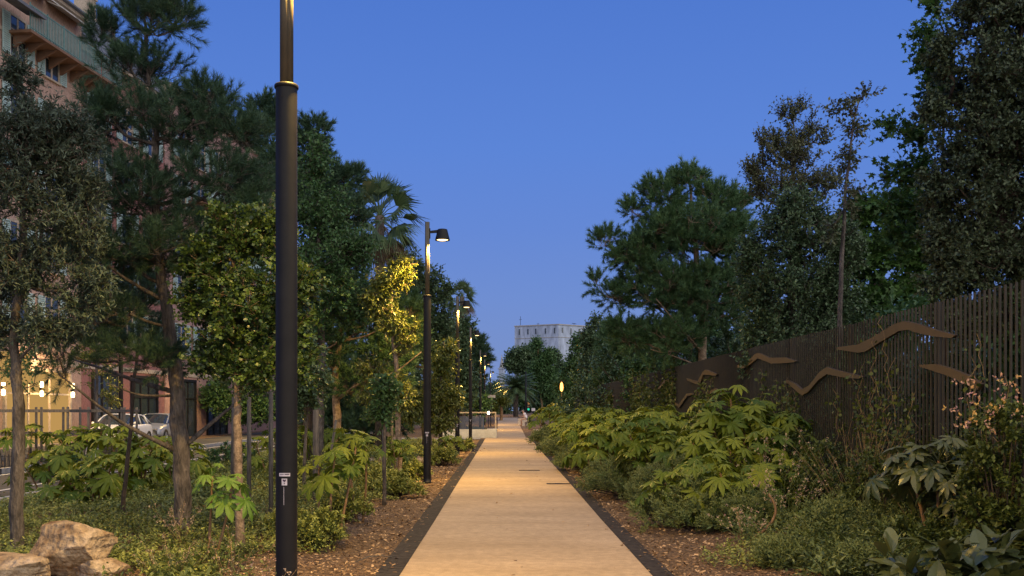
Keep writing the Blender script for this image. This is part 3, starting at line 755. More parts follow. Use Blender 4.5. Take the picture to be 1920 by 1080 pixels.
# ------------------------------------------------------------------ facades on the left
def fxy(Y, o=0): return (-20.4 + .1099 * (Y - 48) + o, Y)       # facade line, o = distance in front
UA = math.atan(.1099)
def building(name, label, Y0, Y1, H, wall, nfl, fl0, pitch, seed=0, roofk='eave', winw=1.05, winh=1.75, z1=6.1, group='apartment blocks along the street'):
    """local frame: x along the facade (away from the viewer), y into the building, z up"""
    x0, y0 = fxy(Y0); b0 = -.1
    L_ = (Y1 - Y0) / math.cos(UA) - .01
    t = thing(name, label, 'building', (x0, y0, b0), group, rz=PI / 2 - UA)
    g = G(); box(g, 0, L_, .02, 12, 0, H - .35); g.build('wall', M[wall], t)
    g = G(); box(g, 0, L_, -.05, .018, 3.9, 4.12); g.build('string_course', M['trim'], t)
    g = G(); box(g, 0, L_, -.04, .018, H - 2.95, H - 2.8); g.build('string_course', M['trim'], t)
    g = G()
    box(g, 0, L_, -.18, .3, H - .349, H - .2); box(g, 0, L_, -.34, .3, H - .199, H - .05)
    g.build('cornice', M['trim'], t)
    g = G()
    if roofk == 'eave':
        prism(g, [(-.55, H - .049), (-.55, H + .03), (6, H + 1.6), (12, H - .049)], 'x', 0, L_)
    else:
        prism(g, [(-.4, H - .049), (-.3, H + .05), (1.0, H + 2.3), (6, H + 3.0), (12, H - .049)], 'x', 0, L_)
    g.build('roof', M['slate'], t)
    # window prototype
    first = None; r = np.random.default_rng(seed)
    nwin = int(L_ // pitch); off = (L_ - nwin * pitch) / 2 + pitch / 2
    for fl in range(nfl):
        for k in range(nwin):
            cx_ = off + k * pitch; cz = z1 + fl * (H - z1 - 1.3) / max(nfl - .45, 1)
            if first is None:
                g = G(); w2, h2 = winw / 2, winh / 2
                box(g, -w2 - .10, -w2, -.03, .016, -h2, h2); box(g, w2, w2 + .10, -.03, .016, -h2, h2)
                box(g, -w2 - .10, w2 + .10, -.031, .0161, h2 + .0001, h2 + .12); box(g, -w2 - .15, w2 + .15, -.10, .0162, -h2 - .08, -h2 - .0001)
                wd = g.build('window', M['trim'], t)
                g = G(); box(g, -w2 + .001, w2 - .001, .0, .012, -h2 + .001, h2 - .001); g.build('pane', M['glass'], wd)
                g = G()
                for s in (-1, 1): box(g, *(sorted((s * .015, s * .06))), -.012, -.001, -h2, h2)
                box(g, -w2, w2, -.012, -.001, .3, .34); g.build('casement', M['trim'], wd)
                for s in (-1, 1):
                    g = G(); a = s * (w2 + .11); b = s * (w2 + .11 + winw / 2); lo, hi = sorted((a, b))
                    box(g, lo, lo + .05, -.075, -.035, -h2, h2); box(g, hi - .05, hi, -.075, -.035, -h2, h2)
                    for q in np.arange(-h2, h2 - .03, .09): box(g, lo + .05, hi - .05, -.070, -.045, q, q + .06)
                    g.build('shutter', M['shutter'], wd)
                first = wd
            else:
                wd = first.copy(); C.objects.link(wd)
                for ch in first.children: c = ch.copy(); C.objects.link(c); c.parent = wd
            wd.location = (cx_, 0, cz)
    return t, L_
tA, LA = building('apartment_building', 'peach apartment block with pale blue shutters and long green balcony, above the lit shop', 30, 48.1, 20.75, 'peach', 5, 4, 2.6, 1)
tB, LB = building('apartment_building', 'rose apartment block with slate mansard and chimneys, between the peach and pink blocks', 48.12, 57.0, 19.6, 'rose', 5, 4, 2.9, 2, 'mansard')
tC, LC = building('apartment_building', 'tall pink apartment block with cream cornice, behind the pine beyond the rose block', 57.02, 78, 20.6, 'pinkp', 5, 4, 2.8, 3)
# long balcony of block A (continues on block B)
def balcony(t, x0, x1, z, dep=1.05, rail='greenrail'):
    g = G(); box(g, x0, x1, -dep, -.001 - .05, z, z + .12)
    for q in np.arange(x0 + .3, x1, .9): prism(g, [(-.051, z - .5), (-.051, z - .001), (-dep + .1, z - .001)], 'x', q, q + .12)
    b = g.build('balcony', M['soffit'], t)
    g = G()
    box(g, x0, x1, -dep + .01, -dep + .05, z + 1.12, z + 1.17); box(g, x0, x1, -dep + .01, -dep + .05, z + .2, z + .23)
    for q in np.arange(x0, x1, .12): box(g, q, q + .055, -dep + .02, -dep + .04, z + .121, z + 1.12)
    for q in np.arange(x0, x1 + .01, 1.3): box(g, q - .02, q + .02, -dep + .008, -dep + .052, z + .121, z + 1.25)
    g.build('railing', M[rail], b)
sA = lambda Y, Y0: (Y - Y0) / math.cos(UA)
balcony(tA, sA(42.2, 30), LA - .05, 17.85); balcony(tB, .05, 1.9, 17.85)
balcony(tA, sA(36, 30), sA(41.5, 30), 11.7); balcony(tC, 3, 7, 14.4, rail='shutter'); balcony(tC, 9, 14, 11.4, rail='shutter')
# awnings and canopy over the top floor of block A
g = G()
for q in (sA(44.1, 30), sA(45.8, 30), sA(47.0, 30)):
    prism(g, [(-.06, 20.35), (-.06, 20.4), (-.75, 20.1), (-.75, 20.05)], 'x', q - .75, q + .75)
g.build('awning', M['white_conc'], tA)
g = G(); prism(g, [(-.36, 18.9), (-.36, 19.05), (-1.3, 18.75), (-1.3, 18.62)], 'x', sA(38, 30), sA(43, 30)); g.build('canopy', M['slate'], tA)
# chimneys of block B
for q, hh in ((2.6, 2.2), (4.6, 1.6)):
    g = G(); box(g, q, q + .9, 1.2, 1.9, 19.6, 20.9 + hh); box(g, q - .06, q + .96, 1.14, 1.96, 20.9 + hh + .001, 21.05 + hh)
    c = g.build('chimney', M['trim'], tB)
    g = G()
    for r_ in (.2, .45, .7): lathe(g, [(.1, 21.051 + hh), (.1, 21.4 + hh), (.13, 21.42 + hh), (0, 21.44 + hh)], 8, (q + r_, 1.55))
    g.build('chimney_pot', M['soffit'], c)
for q in (8.0, 11.0):
    g = G(); box(g, q, q + 1.0, .8, 1.5, 20.5, 22.6); c = g.build('chimney', M['trim'], tC)
    g = G()
    for r_ in (.2, .5, .8): lathe(g, [(.1, 22.601), (.1, 22.95), (0, 22.97)], 8, (q + r_, 1.1))
    g.build('chimney_pot', M['soffit'], c)
# projecting bay with orange soffit on block C
g = G(); box(g, sA(70.5, 57), sA(77, 57), -1.3, -.051, 15.9, 18.9); by_ = g.build('bay', M['pinkp'], tC)
g = G(); prism(g, [(-1.35, 15.899), (-.052, 15.899), (-.052, 14.6)], 'x', sA(70.5, 57), sA(77, 57)); g.build('soffit', M['soffit'], by_)
# ground floor shopfronts
def shop(t, x0, x1, glow, z1=3.6):
    g = G(); box(g, x0 - .14, x0, -.10, .015, 0, z1 + .15); box(g, x1, x1 + .14, -.10, .015, 0, z1 + .15); box(g, x0, x1, -.10, .015, z1, z1 + .15)
    for q in np.linspace(x0, x1, 4)[1:-1]: box(g, q - .04, q + .04, -.06, .015, 0, z1)
    box(g, x0, x1, -.061, .0151, .0, .35); box(g, x0, x1, -.059, .0149, 2.55, 2.63)
    f = g.build('shopfront', M['trim'] if glow else M['metal'], t)
    g = G(); box(g, x0 + .001, x1 - .001, -.0, .012, .351, z1 - .001); g.build('shop_window', M['shop_glow'] if glow else M['glass'], f)
shop(tA, sA(42.0, 30), sA(46.9, 30), True)
shop(tA, sA(35, 30), sA(38.5, 30), False); shop(tB, 1.0, 3.6, False); shop(tB, 5.0, 7.8, False); shop(tC, 1.0, 4.0, False); shop(tC, 6.0, 9.0, False)
for q in (sA(41.6, 30), sA(44.4, 30), sA(46.95, 30)):
    g = G(); box(g, q - .05, q + .05, -.18, -.101, 2.75, 2.85); wl = g.build('wall_lamp', M['metal'], tA)
    g = G(); lathe(g, [(0, 2.86), (.07, 2.88), (.08, 3.0), (.07, 3.12), (0, 3.14)], 12, (q, -.2)); lathe(g, [(0, 2.46), (.07, 2.48), (.08, 2.6), (.07, 2.7), (0, 2.74)], 12, (q, -.2)); g.build('bulb', M['shop_bulb'], wl)
g = G(); box(g, sA(41.5, 30), sA(43.0, 30), -.5, -.12, 3.0, 4.3); g.build('lit_sign', M['shop_glow'], tA)
l = bpy.data.lights.new('shop_light', 'POINT'); l.energy = 420; l.color = (1, .62, .26); l.shadow_soft_size = .3
lo = bpy.data.objects.new('shop_light', l); C.objects.link(lo); lo.parent = tA; lo.location = (sA(44.4, 30), -1.0, 3.3)

# blue towel on the balcony of block C
# ------------------------------------------------------------------ far white block, spire
def far_block():
    D = 262; A0 = P(1047, 609, D); B0 = P(965, 613, D * 1.022); R0 = P(1108, 613.5, D * 1.026)
    b0 = gz(D) - 1
    t = thing('concrete_block_building', 'big windowless pale block building with a row of slot windows, far off above the trees', 'building', (A0[0], A0[1], b0))
    g = G(); zt = A0[2]
    far = B0 + R0 - A0
    vv = [A0, R0, far, B0]
    v = [(q[0], q[1], b0) for q in vv] + [(q[0], q[1], zt) for q in vv]
    g.add(v, [[(0, 1, 5, 4), (1, 2, 6, 5), (2, 3, 7, 6), (3, 0, 4, 7), (4, 5, 6, 7)]])
    g.build('wall', M['facade_white_dusk'], t, (A0[0], A0[1], b0))
    def face(Pa, Pb, fr, w_, z0_, z1_, o=.12, name='window', mat='glass'):
        u = nrm((Pb - Pa) * np.array([1, 1, 0])); nn = np.array([u[1], -u[0], 0]); nn = nn if nn[1] < 0 else -nn
        c = Pa + (Pb - Pa) * fr; g = G(); v = []
        for z_ in (z0_, z1_):
            for s, oo in ((-1, -.05), (1, -.05), (1, o), (-1, o)): q = c + u * s * w_ / 2 + nn * oo; v.append((q[0], q[1], z_))
        g.add(v, [[(0, 1, 2, 3), (4, 7, 6, 5), (0, 4, 5, 1), (1, 5, 6, 2), (2, 6, 7, 3), (3, 7, 4, 0)]])
        g.build(name, M[mat], t, (A0[0], A0[1], b0))
    for fr in (.11, .31, .71, .915): face(A0, B0, 1 - fr + 0, .34, zt - 2.2, zt - .75)
    face(A0, B0, .51, .34, zt - 2.2, zt - .75)
    for fr in (.12, .38, .63, .88): face(A0, R0, fr, .3, zt - 2.0, zt - .7)
    face(A0, B0, .5, np.linalg.norm((B0 - A0)[:2]), zt - 3.25, zt - 3.12, .1, 'ledge', 'kerb')
    face(A0, R0, .5, np.linalg.norm((R0 - A0)[:2]), zt - 3.25, zt - 3.12, .1, 'ledge', 'kerb')
    face(A0, B0, .5, np.linalg.norm((B0 - A0)[:2]) + .2, zt + .0, zt + .25, .2, 'parapet', 'kerb')
    face(A0, R0, .5, np.linalg.norm((R0 - A0)[:2]) + .2, zt + .0, zt + .25, .2, 'parapet', 'kerb')
    for fr, h in ((.86, 3.0), (.45, 1.0)):
        q = A0 + (B0 - A0) * fr; g = G(); tube(g, [(q[0], q[1] + 3, zt - .2), (q[0], q[1] + 3, zt + h)], .06, 5)
        tube(g, [(q[0] - .4, q[1] + 3, zt + h * .7), (q[0] + .4, q[1] + 3, zt + h * .7)], .04, 4)
        g.build('antenna', M['metal'], t, (A0[0], A0[1], b0))
    q = A0 + (R0 - A0) * .5; g = G(); tube(g, [(q[0], q[1] + 3, zt - .2), (q[0], q[1] + 3, zt + 1.0)], .07, 5); tube(g, [(q[0] - .6, q[1] + 3, zt + 1.0), (q[0] + .6, q[1] + 3, zt + .8)], .06, 4)
    g.build('roof_equipment', M['metal'], t, (A0[0], A0[1], b0))
far_block()
q = P(941, 700, 320); t = thing('church_spire', 'tiny pale steeple with a thin openwork spire far beyond the left lamp posts', 'church', (q[0], 320, 0))
g = G(); box(g, -1.0, 1.0, -1.2, 1.2, 0, P(0, 692, 320)[2]); zb = P(0, 692, 320)[2]; box(g, -1.3, 1.3, -1.5, 1.5, zb + .01, zb + .3)
g.build('tower', M['facade_white_dusk'], t)
g = G(); lathe(g, [(.9, zb + .3), (.55, zb + 1.6), (.2, zb + 3.6), (0, zb + 5)], 8); g.build('spire', M['kerb'], t)
g = G(); box(g, -4, -1.4, -1, 4, 0, zb - 6); g.build('nave', M['kerb'], t)
# ------------------------------------------------------------------ street side: lamps, guards, palings, cars
for k, (x, y, lab) in enumerate([(-15.2, 39.5, 'lamp post by the street, half hidden in golden lit leaves near the shop'),
                                 (-15.4, 23.0, 'lamp post by the street nearest the viewer, out of sight to the left'),
                                 (-15.0, 56.0, 'lamp post by the street beyond the parked cars, hidden by trees')]):
    o = copy_tree(lamp, (x, y, gz(y)), 0, lab, 'lamps along the street'); 
    for ch in o.children:
        if ch.type == 'LIGHT': ch.data = ch.data.copy(); ch.data.energy = 2800

def tree_guard(x, y, lab, s=.75, h=1.75, rz=0):
    t = thing('tree_guard', lab, 'tree guard', (x, y, gz(y)), 'wooden guards round the young street trees', rz)
    for a in (-s, s):
        for b in (-s, s):
            g = G(); lathe(g, [(0, -.1), (.045, -.1), (.042, h), (0, h + .01)], 8, (a, b)); g.build('post', M['stake'], t)
    for z in (h - .12, h * .52):
        for a in (-s, s):
            g = G(); box(g, -s - .08, s + .08, a * 1.07 - .015, a * 1.07 + .015, z - .045, z + .045); g.build('rail', M['stake'], t)
            g = G(); box(g, a * 1.07 - .015, a * 1.07 + .015, -s - .02, s + .02, z - .04, z + .04); g.build('rail', M['stake'], t)
    return t
tree_guard(-15.9, 31.5, 'square wooden tree guard at the left edge of the picture, behind the olive trunk')
tree_guard(-14.0, 31.0, 'square wooden tree guard before the brightest part of the lit shop')
tree_guard(-13.9, 33.8, 'square wooden tree guard between the lit shop and the white car', rz=.05)
tree_guard(-14.6, 36.8, 'farthest wooden tree guard, just left of the white car')

def paling(x, y0, y1, lab, lean):
    t = thing('paling_fence', lab, 'fence', (x, y0, gz(y0)), 'low split paling fences round the street bed')
    r = np.random.default_rng(int(y0 * 10)); g = G()
    ys = np.arange(0, y1 - y0, .075); n = len(ys)
    R = frames(np.stack([r.normal(size=n) * .05 + lean, r.normal(size=n) * .10, np.ones(n)], -1), r, False, np.array([1., 0, 0]))
    bb = bx.copy(); bb = bb[:, [0, 2, 1]]
    stamp(g, bb, bf[:, ::-1], R, np.stack([np.zeros(n), ys, np.zeros(n)], -1), np.stack([np.full(n, .02), .52 + r.random(n) * .14, np.full(n, .035)], -1), .5)
    g.build('pales', M['stake'], t)
    for z in (.15, .42):
        g = G(); tube(g, [(lean * z + .012, 0, z), (lean * z + .012, y1 - y0, z)], .006, 5); g.build('wire', M['metal'], t)
paling(-13.45, 24.0, 28.8, 'low grey split paling fence at the left edge, behind the olive trunk', 0)
paling(-13.45, 29.0, 35.0, 'low grey split paling fence leaning over beside the boulder and painted kerb', .18)

def rock(name, lab, x, y, sx, sy, sz, seed, rz=0, mat='rock', group=None, z=0):
    r = np.random.default_rng(seed)
    import bmesh
    bm = bmesh.new(); bmesh.ops.create_icosphere(bm, subdivisions=5, radius=1)
    V = np.array([v.co[:] for v in bm.verts]); Fc = np.array([[v.index for v in f.verts] for f in bm.faces]); bm.free()
    # faceted boulder: cut by random planes, then roughen
    for _ in range(26):
        nn = nrm(r.normal(size=3)); d = r.uniform(.48, .82); s = V @ nn - d; V = V - np.where(s > 0, s, 0)[:, None] * nn * .93
    for fq, am in ((3, .04), (8, .022), (19, .012), (40, .006)):
        ph = r.uniform(0, 6, 3); V = V * (1 + am * (np.sin(V[:, :1] * fq + ph[0]) * np.sin(V[:, 1:2] * fq * 1.1 + ph[1]) + np.sin(V[:, 2:] * fq * 1.3 + ph[2] + 2 * V[:, :1])))
    V = V * np.array([sx, sy, sz]); c, s = math.cos(rz), math.sin(rz); V = np.stack([V[:, 0] * c - V[:, 1] * s, V[:, 0] * s + V[:, 1] * c, V[:, 2]], -1)
    g = G(); g.add(V, Fc, .5); o = g.build(name, M[mat]); o.location = (x, y, gz(y) + sz * .55 + z); return tag(o, lab, 'rock', group)
rock('boulder', 'large pale limestone boulder at the bottom left, the farther and taller of the front pair', -4.32, 9.95, .62, .44, .40, 5, .1)
rock('boulder', 'pale limestone boulder cut by the bottom left corner of the picture', -4.50, 9.15, .52, .40, .28, 8, -.2)
rock('boulder', 'low flat limestone boulder touching the right foot of the tall front boulder', -3.86, 9.55, .34, .28, .20, 12, .5)
rr_ = np.random.default_rng(5)
for k in range(12):
    x = -5.3 + .26 * k + rr_.normal() * .1; rock('pale_stone', 'pale stone in the heap of rubble behind the young rice-paper plants', x, 30 + rr_.normal() * .5, .26 * rr_.uniform(.7, 1.3), .22, .2, 30 + k, rr_.uniform(0, 3), group='pale stones heaped in the bed')
rock('boulder', 'grey rounded boulder beside the leaning paling fence', -13.0 - .6, 32.6, .45, .5, .34, 21, mat='kerb')

def make_car(name, label, paint, x, y, h=1.42, wd=.88, ln=2.1, kind='hatch'):
    t = thing(name, label, 'car', (x, y, gz(y)), 'cars parked on the street')
    st = [(-ln, .70, .30, .55, .60), (-ln + .12, .80, .22, .64, .70), (-ln + .45, .86, .2, .74, .82), (-1.0, .88, .2, .84, .93), (-.6, .88, .2, .88, .98), (.4, .88, .2, .90, 1.0), (1.2, .88, .2, .92, 1.02), (ln - .35, .86, .22, .92, 1.02), (ln - .1, .82, .25, .85, .95), (ln, .74, .32, .72, .80)]
    g = G(); V = []
    for yy, w_, zb, zm, zt in st:
        w_ = w_ * wd / .88
        for sx, z in ((-.9, zb), (-1, zb + .12), (-1.0, zm - .18), (-.97, zm), (-.84, zt), (-.4, zt + .03), (0, zt + .04), (.4, zt + .03), (.84, zt), (.97, zm), (1, zm - .18), (1, zb + .12), (.9, zb)): V.append((sx * w_, yy, z))
    k = 13; n = len(st); i = np.arange(n - 1)[:, None] * k + np.arange(k)[None]; j = np.arange(n - 1)[:, None] * k + (np.arange(k)[None] + 1) % k
    g.add(V, [np.stack([i, j, j + k, i + k], -1).reshape(-1, 4), np.arange(k)[None], ((n - 1) * k + np.arange(k)[::-1])[None]], smooth=True)
    o = g.build('body', M[paint], t); b = o.modifiers.new('b', 'SUBSURF'); b.levels = b.render_levels = 2
    # cabin
    cs = [(-1.05, .76, .93, .94), (-.3, .66, 1.0, h - .07), (.1, .64, 1.0, h - .01), (.9, .62, 1.0, h - .03), (1.55, .60, 1.0, h - .16), (ln - .15, .66, .98, 1.02)]
    def cab(off, lo=0):
        V = []
        for yy, w_, zb, zt in cs:
            wb = .80 * wd / .88; w_ = w_ * wd / .88
            for sx, z in ((-wb, zb - .03), (-(w_ + .02), (zb + zt) / 2 + .05 * (zt > 1.1)), (-w_, zt - .06), (-w_ * .8, zt), (0, zt + .02), (w_ * .8, zt), (w_, zt - .06), (w_ + .02, (zb + zt) / 2 + .05 * (zt > 1.1)), (wb, zb - .03)): V.append((sx * (1 + off), yy, z + off))
        return np.array(V)
    V = cab(0); k = 9; n = len(cs); q = [[a * k + b, a * k + b + 1, (a + 1) * k + b + 1, (a + 1) * k + b] for a in range(n - 1) for b in range(k - 1)]
    g = G(); g.add(V, [np.array(q)], smooth=True); g.build('windows', M['glass'], t)
    V = cab(.012); q = [[a * k + b, a * k + b + 1, (a + 1) * k + b + 1, (a + 1) * k + b] for a in range(1, n - 1) for b in range(2, k - 3)]
    g = G(); g.add(V, [np.array(q)], smooth=True); g.build('roof', M[paint], t)
    for s in (-1, 1):
        g = G(); W = cab(.02).reshape(n, k, 3); c_ = 0 if s < 0 else 8; b_ = 2 if s < 0 else 6; m_ = 1 if s < 0 else 7
        tube(g, [W[0][c_], W[1][b_]], .035, 6); tube(g, [(W[1][b_] + W[0][b_]) / 2 * 0 + W[1][b_], W[2][b_], W[3][b_], W[4][b_], W[5][m_]], .035, 6)
        yy = .45; tube(g, [(s * .80 * wd / .88, yy, .96), (s * .655 * wd / .88, yy, h - .06)], .03, 6)
        tube(g, [(s * .80 * wd / .88, 1.35, .96), (s * .64 * wd / .88, 1.25, h - .10)], .05, 6)
        g.build('pillar', M[paint], t)
        g = G(); box(g, *(sorted((s * .70 * wd / .88, s * .45 * wd / .88))), -ln + .02, -ln + .14, .56, .66); g.build('headlight', M['chrome'], t)
        g = G(); lathe(g, [(0, .95), (.08, .96), (.10, 1.02), (.08, 1.08), (0, 1.09)], 10, (s * (wd + .10), -.72)); g.build('mirror', M[paint], t)
        for yy in (-ln + .82, ln - .78):
            g = G(); a = np.arange(20) * 2 * PI / 20
            xo, xi = s * (wd + .0), s * (wd - .2)
            def ring(x_, r_): return np.stack([np.full(20, x_), yy + r_ * np.cos(a), .32 + r_ * np.sin(a)], -1)
            V = np.concatenate([ring(xi, .31), ring(xo - s * .03, .325), ring(xo + s * .015, .30), ring(xo + s * .015, .20)]); q = [[r_ * 20 + c, r_ * 20 + (c + 1) % 20, (r_ + 1) * 20 + (c + 1) % 20, (r_ + 1) * 20 + c] for r_ in range(3) for c in range(20)]
            g.add(V, [np.array(q)], smooth=True); g.build('tyre', M['rubber'], t)
            g = G(); V = np.concatenate([ring(xo + s * .012, .20), ring(xo - s * .03, .17), ring(xo - s * .03, .03)]); q = [[r_ * 20 + c, r_ * 20 + (c + 1) % 20, (r_ + 1) * 20 + (c + 1) % 20, (r_ + 1) * 20 + c] for r_ in range(2) for c in range(20)]
            g.add(V, [np.array(q), (40 + np.arange(20))[None]]); g.build('rim', M['chrome'] if paint != 'carwhite' else M['metal'], t)
    g = G(); box(g, -.36, .36, -ln - .012, -ln + .05, .36, .44); g.build('grille', M['rubber'], t)
    g = G(); box(g, -.26, .26, -ln - .02, -ln - .0121, .27, .35); g.build('licence_plate', M['sticker'], t)
    return t
make_car('parked_car', 'white hatchback parked nearest on the street, in front of the pink facades', 'carwhite', -18.1, 47.0, 1.46)
make_car('parked_car', 'silver car parked right behind the white hatchback', 'cargrey', -18.15, 52.2, 1.44)
make_car('parked_car', 'dark red car standing in for a red shop sign far up the street', 'carred', -14.2, 72.0, 1.5)  # car shape stands in for a red and white shop sign

# ------------------------------------------------------------------ stakes beside young trees
def stake(px, py, ptop, lab, lean=0, r=.035):
    d = HC * F / (py - HY); x = (px - CX) * d / F; z = HC + (HY - ptop) * d / F
    g = G(); tube(g, [(0, 0, -.1), (lean * .5, 0, z * .5), (lean, 0, z)], [r, r, r * .95], 8)
    o = g.build('tree_stake', M['stake']); o.location = (x, d, gz(d)); tag(o, lab, 'stake', 'wooden stakes beside the young trees')
stake(508, 975, 735, 'round weathered stake just left of the nearest lamp post')
stake(467, 965, 745, 'round weathered stake close behind the pale carob trunk, on its right')
stake(435, 960, 745, 'brown stake close behind the pale carob trunk, on its left', .03)
stake(592, 953, 770, 'stout weathered stake behind the young rice-paper plants, right of the nearest lamp post', 0, .05)
stake(606, 935, 790, 'thin dark stake leaning right, next to the stout weathered stake', .25, .025)
stake(720, 930, 800, 'stake beside the leaning pine sapling in the middle of the left bed')
stake(735, 893, 760, 'thin stake left of the golden lit tree trunk')

# ------------------------------------------------------------------ trees, left
make_tree('olive_tree', 'grey-green olive tree at the left edge with a straight trunk behind the boulders', 'tree', 11.1,
    [(30, 1050), (32, 900), (36, 760), (26, 640), (40, 480), (50, 300), (60, 150)], (.078, .07, .06, .05, .04, .02, .01),
    [(70, 330, 95, 150), (120, 260, 75, 80), (30, 520, 100, 90), (-70, 330, 90, 250), (35, 150, 45, 60), (160, 560, 60, 70), (120, 440, 90, 90), (-20, 620, 80, 60), (90, 620, 80, 50), (60, 250, 80, 60), (150, 350, 50, 60)], 330, 'olive', 'olive', seed=11, rc=.26, first=.45, rtip=.004)
make_tree('pine_tree', 'big dark pine in the left foreground with long bare lower branches and a brush-like top', 'tree', 13.0,
    [(340, 1000), (343, 880), (333, 740), (322, 640), (303, 520), (290, 420), (292, 300), (288, 200), (275, 110), (270, 30)], (.115, .11, .10, .085, .065, .055, .045, .035, .022, .012),
    [(285, 50, 70, 55), (190, 75, 50, 35), (330, 40, 40, 45), (260, 140, 90, 45), (395, 195, 75, 40), (330, 240, 130, 55), (200, 240, 75, 60), (450, 265, 70, 45), (420, 350, 110, 60), (250, 370, 120, 70), (200, 480, 90, 65), (330, 470, 120, 80), (470, 430, 50, 60), (200, 600, 80, 50), (270, 680, 90, 40), (115, 665, 30, 25), (120, 710, 25, 20), (515, 690, 25, 30), (165, 470, 30, 30)],
    360, 'needle', 'pine', bark='bark', seed=12, rc=.27, first=.33, rtip=.0045,
    extra=[([(330, 845, 0), (230, 795, -.5), (170, 750, -.9), (110, 700, -1.2)], .032, .008), ([(352, 832, 0), (400, 790, .3), (450, 750, .6), (520, 700, 1.0)], .034, .010),
           ([(326, 735, 0), (250, 712, .4), (190, 690, .7), (130, 672, .9)], .036, .01), ([(326, 742, 0), (260, 742, -.3), (200, 718, -.6)], .02, .006), ([(300, 560, 0), (230, 520, -.3), (170, 470, -.6)], .03, .008),
           ([(296, 400, 0), (370, 380, .2), (440, 330, .5), (520, 300, .7)], .028, .008), ([(300, 500, 0), (380, 470, -.2), (480, 400, -.3), (540, 370, -.4)], .03, .008)])
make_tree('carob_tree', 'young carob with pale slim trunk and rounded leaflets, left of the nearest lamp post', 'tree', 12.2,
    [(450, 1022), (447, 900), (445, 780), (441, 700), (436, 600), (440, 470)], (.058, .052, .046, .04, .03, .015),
    [(440, 450, 80, 65), (400, 560, 75, 80), (470, 590, 100, 90), (550, 560, 45, 110), (555, 670, 45, 70), (400, 660, 60, 60), (480, 690, 75, 50), (380, 500, 40, 60), (500, 430, 50, 50)], 175, 'carob', 'carob', bark='bark_pale', seed=13, rc=.26, first=.5, rtip=.004, tip_lit=True)
make_tree('pine_sapling', 'thin leaning dark sapling trunk between the olive and the big pine', 'tree', 14.9,
    [(228, 980), (240, 850), (252, 720), (262, 600), (268, 500)], (.035, .03, .024, .018, .01),
    [(262, 560, 60, 60), (200, 640, 60, 40), (270, 640, 50, 40)], 40, 'needle', 'pine', bark='bark_dark', seed=14, rc=.25, first=.6)
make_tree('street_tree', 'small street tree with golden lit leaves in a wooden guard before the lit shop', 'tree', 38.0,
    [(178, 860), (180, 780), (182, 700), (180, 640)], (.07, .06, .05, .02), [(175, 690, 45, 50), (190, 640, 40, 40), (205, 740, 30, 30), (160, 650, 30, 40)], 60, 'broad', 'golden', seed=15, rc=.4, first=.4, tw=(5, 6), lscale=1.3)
make_tree('street_tree', 'small bushy street tree in the wooden guard at the left edge', 'tree', 31.5,
    [(35, 870), (36, 780), (40, 700)], (.06, .05, .02), [(40, 690, 50, 60), (70, 640, 50, 40), (0, 650, 60, 60)], 50, 'broad', 'broad', seed=16, rc=.4, first=.4, tw=(5, 6), lscale=1.3)
make_tree('broadleaf_tree', 'tall leafy green tree behind the nearest lamp post', 'tree', 24.0,
    [(598, 897), (600, 780), (602, 650), (600, 500), (598, 330)], (.12, .11, .09, .06, .02),
    [(590, 310, 40, 60), (610, 400, 70, 70), (600, 500, 90, 80), (660, 470, 50, 50), (560, 600, 80, 80), (520, 480, 60, 90), (500, 640, 60, 80), (640, 560, 70, 70)], 300, 'broad', 'broad', seed=17, rc=.42, lscale=1.25, first=.3)
make_tree('pine_tree', 'tall pine whose upright tufts rise just right of the nearest lamp post', 'tree', 29.0,
    [(575, 880), (578, 700), (583, 500), (590, 350), (595, 240)], (.15, .12, .09, .05, .02),
    [(592, 245, 24, 22), (575, 275, 40, 30), (500, 235, 45, 50), (640, 340, 45, 25), (605, 370, 50, 40), (560, 370, 60, 50), (640, 410, 60, 40), (520, 330, 50, 50), (600, 310, 20, 20)], 190, 'needle_far', 'pine', bark='bark_dark', seed=18, rc=.42, first=.5, lscale=1.15)
make_tree('pine_tree', 'feathery pine with pinkish bare branches lit by the second lamp, left of its post', 'tree', 27.0,
    [(632, 885), (632, 780), (628, 700), (640, 620), (655, 530)], (.12, .11, .10, .06, .02),
    [(700, 600, 75, 55), (640, 560, 70, 60), (600, 650, 60, 70), (735, 670, 60, 60), (680, 720, 60, 40), (640, 480, 60, 50), (770, 620, 25, 60)], 200, 'needle_far', 'pine_light', bark='bark_pale', seed=19, rc=.45, first=.4, lscale=1.1,
    extra=[([(632, 750, 0), (670, 720, -.5), (740, 700, -.9), (790, 660, -1.2)], .05, .01), ([(640, 640, 0), (690, 630, -.4), (740, 600, -1)], .04, .01), ([(630, 700, 0), (600, 660, -.4), (640, 640, -.6), (560, 640, -.8)], .035, .01)])
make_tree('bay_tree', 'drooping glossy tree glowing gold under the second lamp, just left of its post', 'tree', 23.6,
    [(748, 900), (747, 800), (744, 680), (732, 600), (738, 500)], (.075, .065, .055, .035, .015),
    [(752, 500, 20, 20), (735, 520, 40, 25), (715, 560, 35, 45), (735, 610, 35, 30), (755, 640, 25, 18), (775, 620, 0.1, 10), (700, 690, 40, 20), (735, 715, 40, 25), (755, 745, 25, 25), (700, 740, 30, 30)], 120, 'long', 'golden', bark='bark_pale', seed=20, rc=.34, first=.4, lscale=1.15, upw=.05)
make_tree('dense_tree', 'dark dense tree behind the second lamp post', 'tree', 42.0,
    [(800, 850), (800, 700), (800, 560)], (.2, .15, .04), [(800, 540, 40, 50), (790, 640, 50, 80), (825, 620, 35, 80), (765, 510, 40, 40), (840, 550, 18, 25), (740, 580, 50, 80)], 200, 'broad', 'oak', seed=21, rc=.6, first=.2, lscale=1.8)
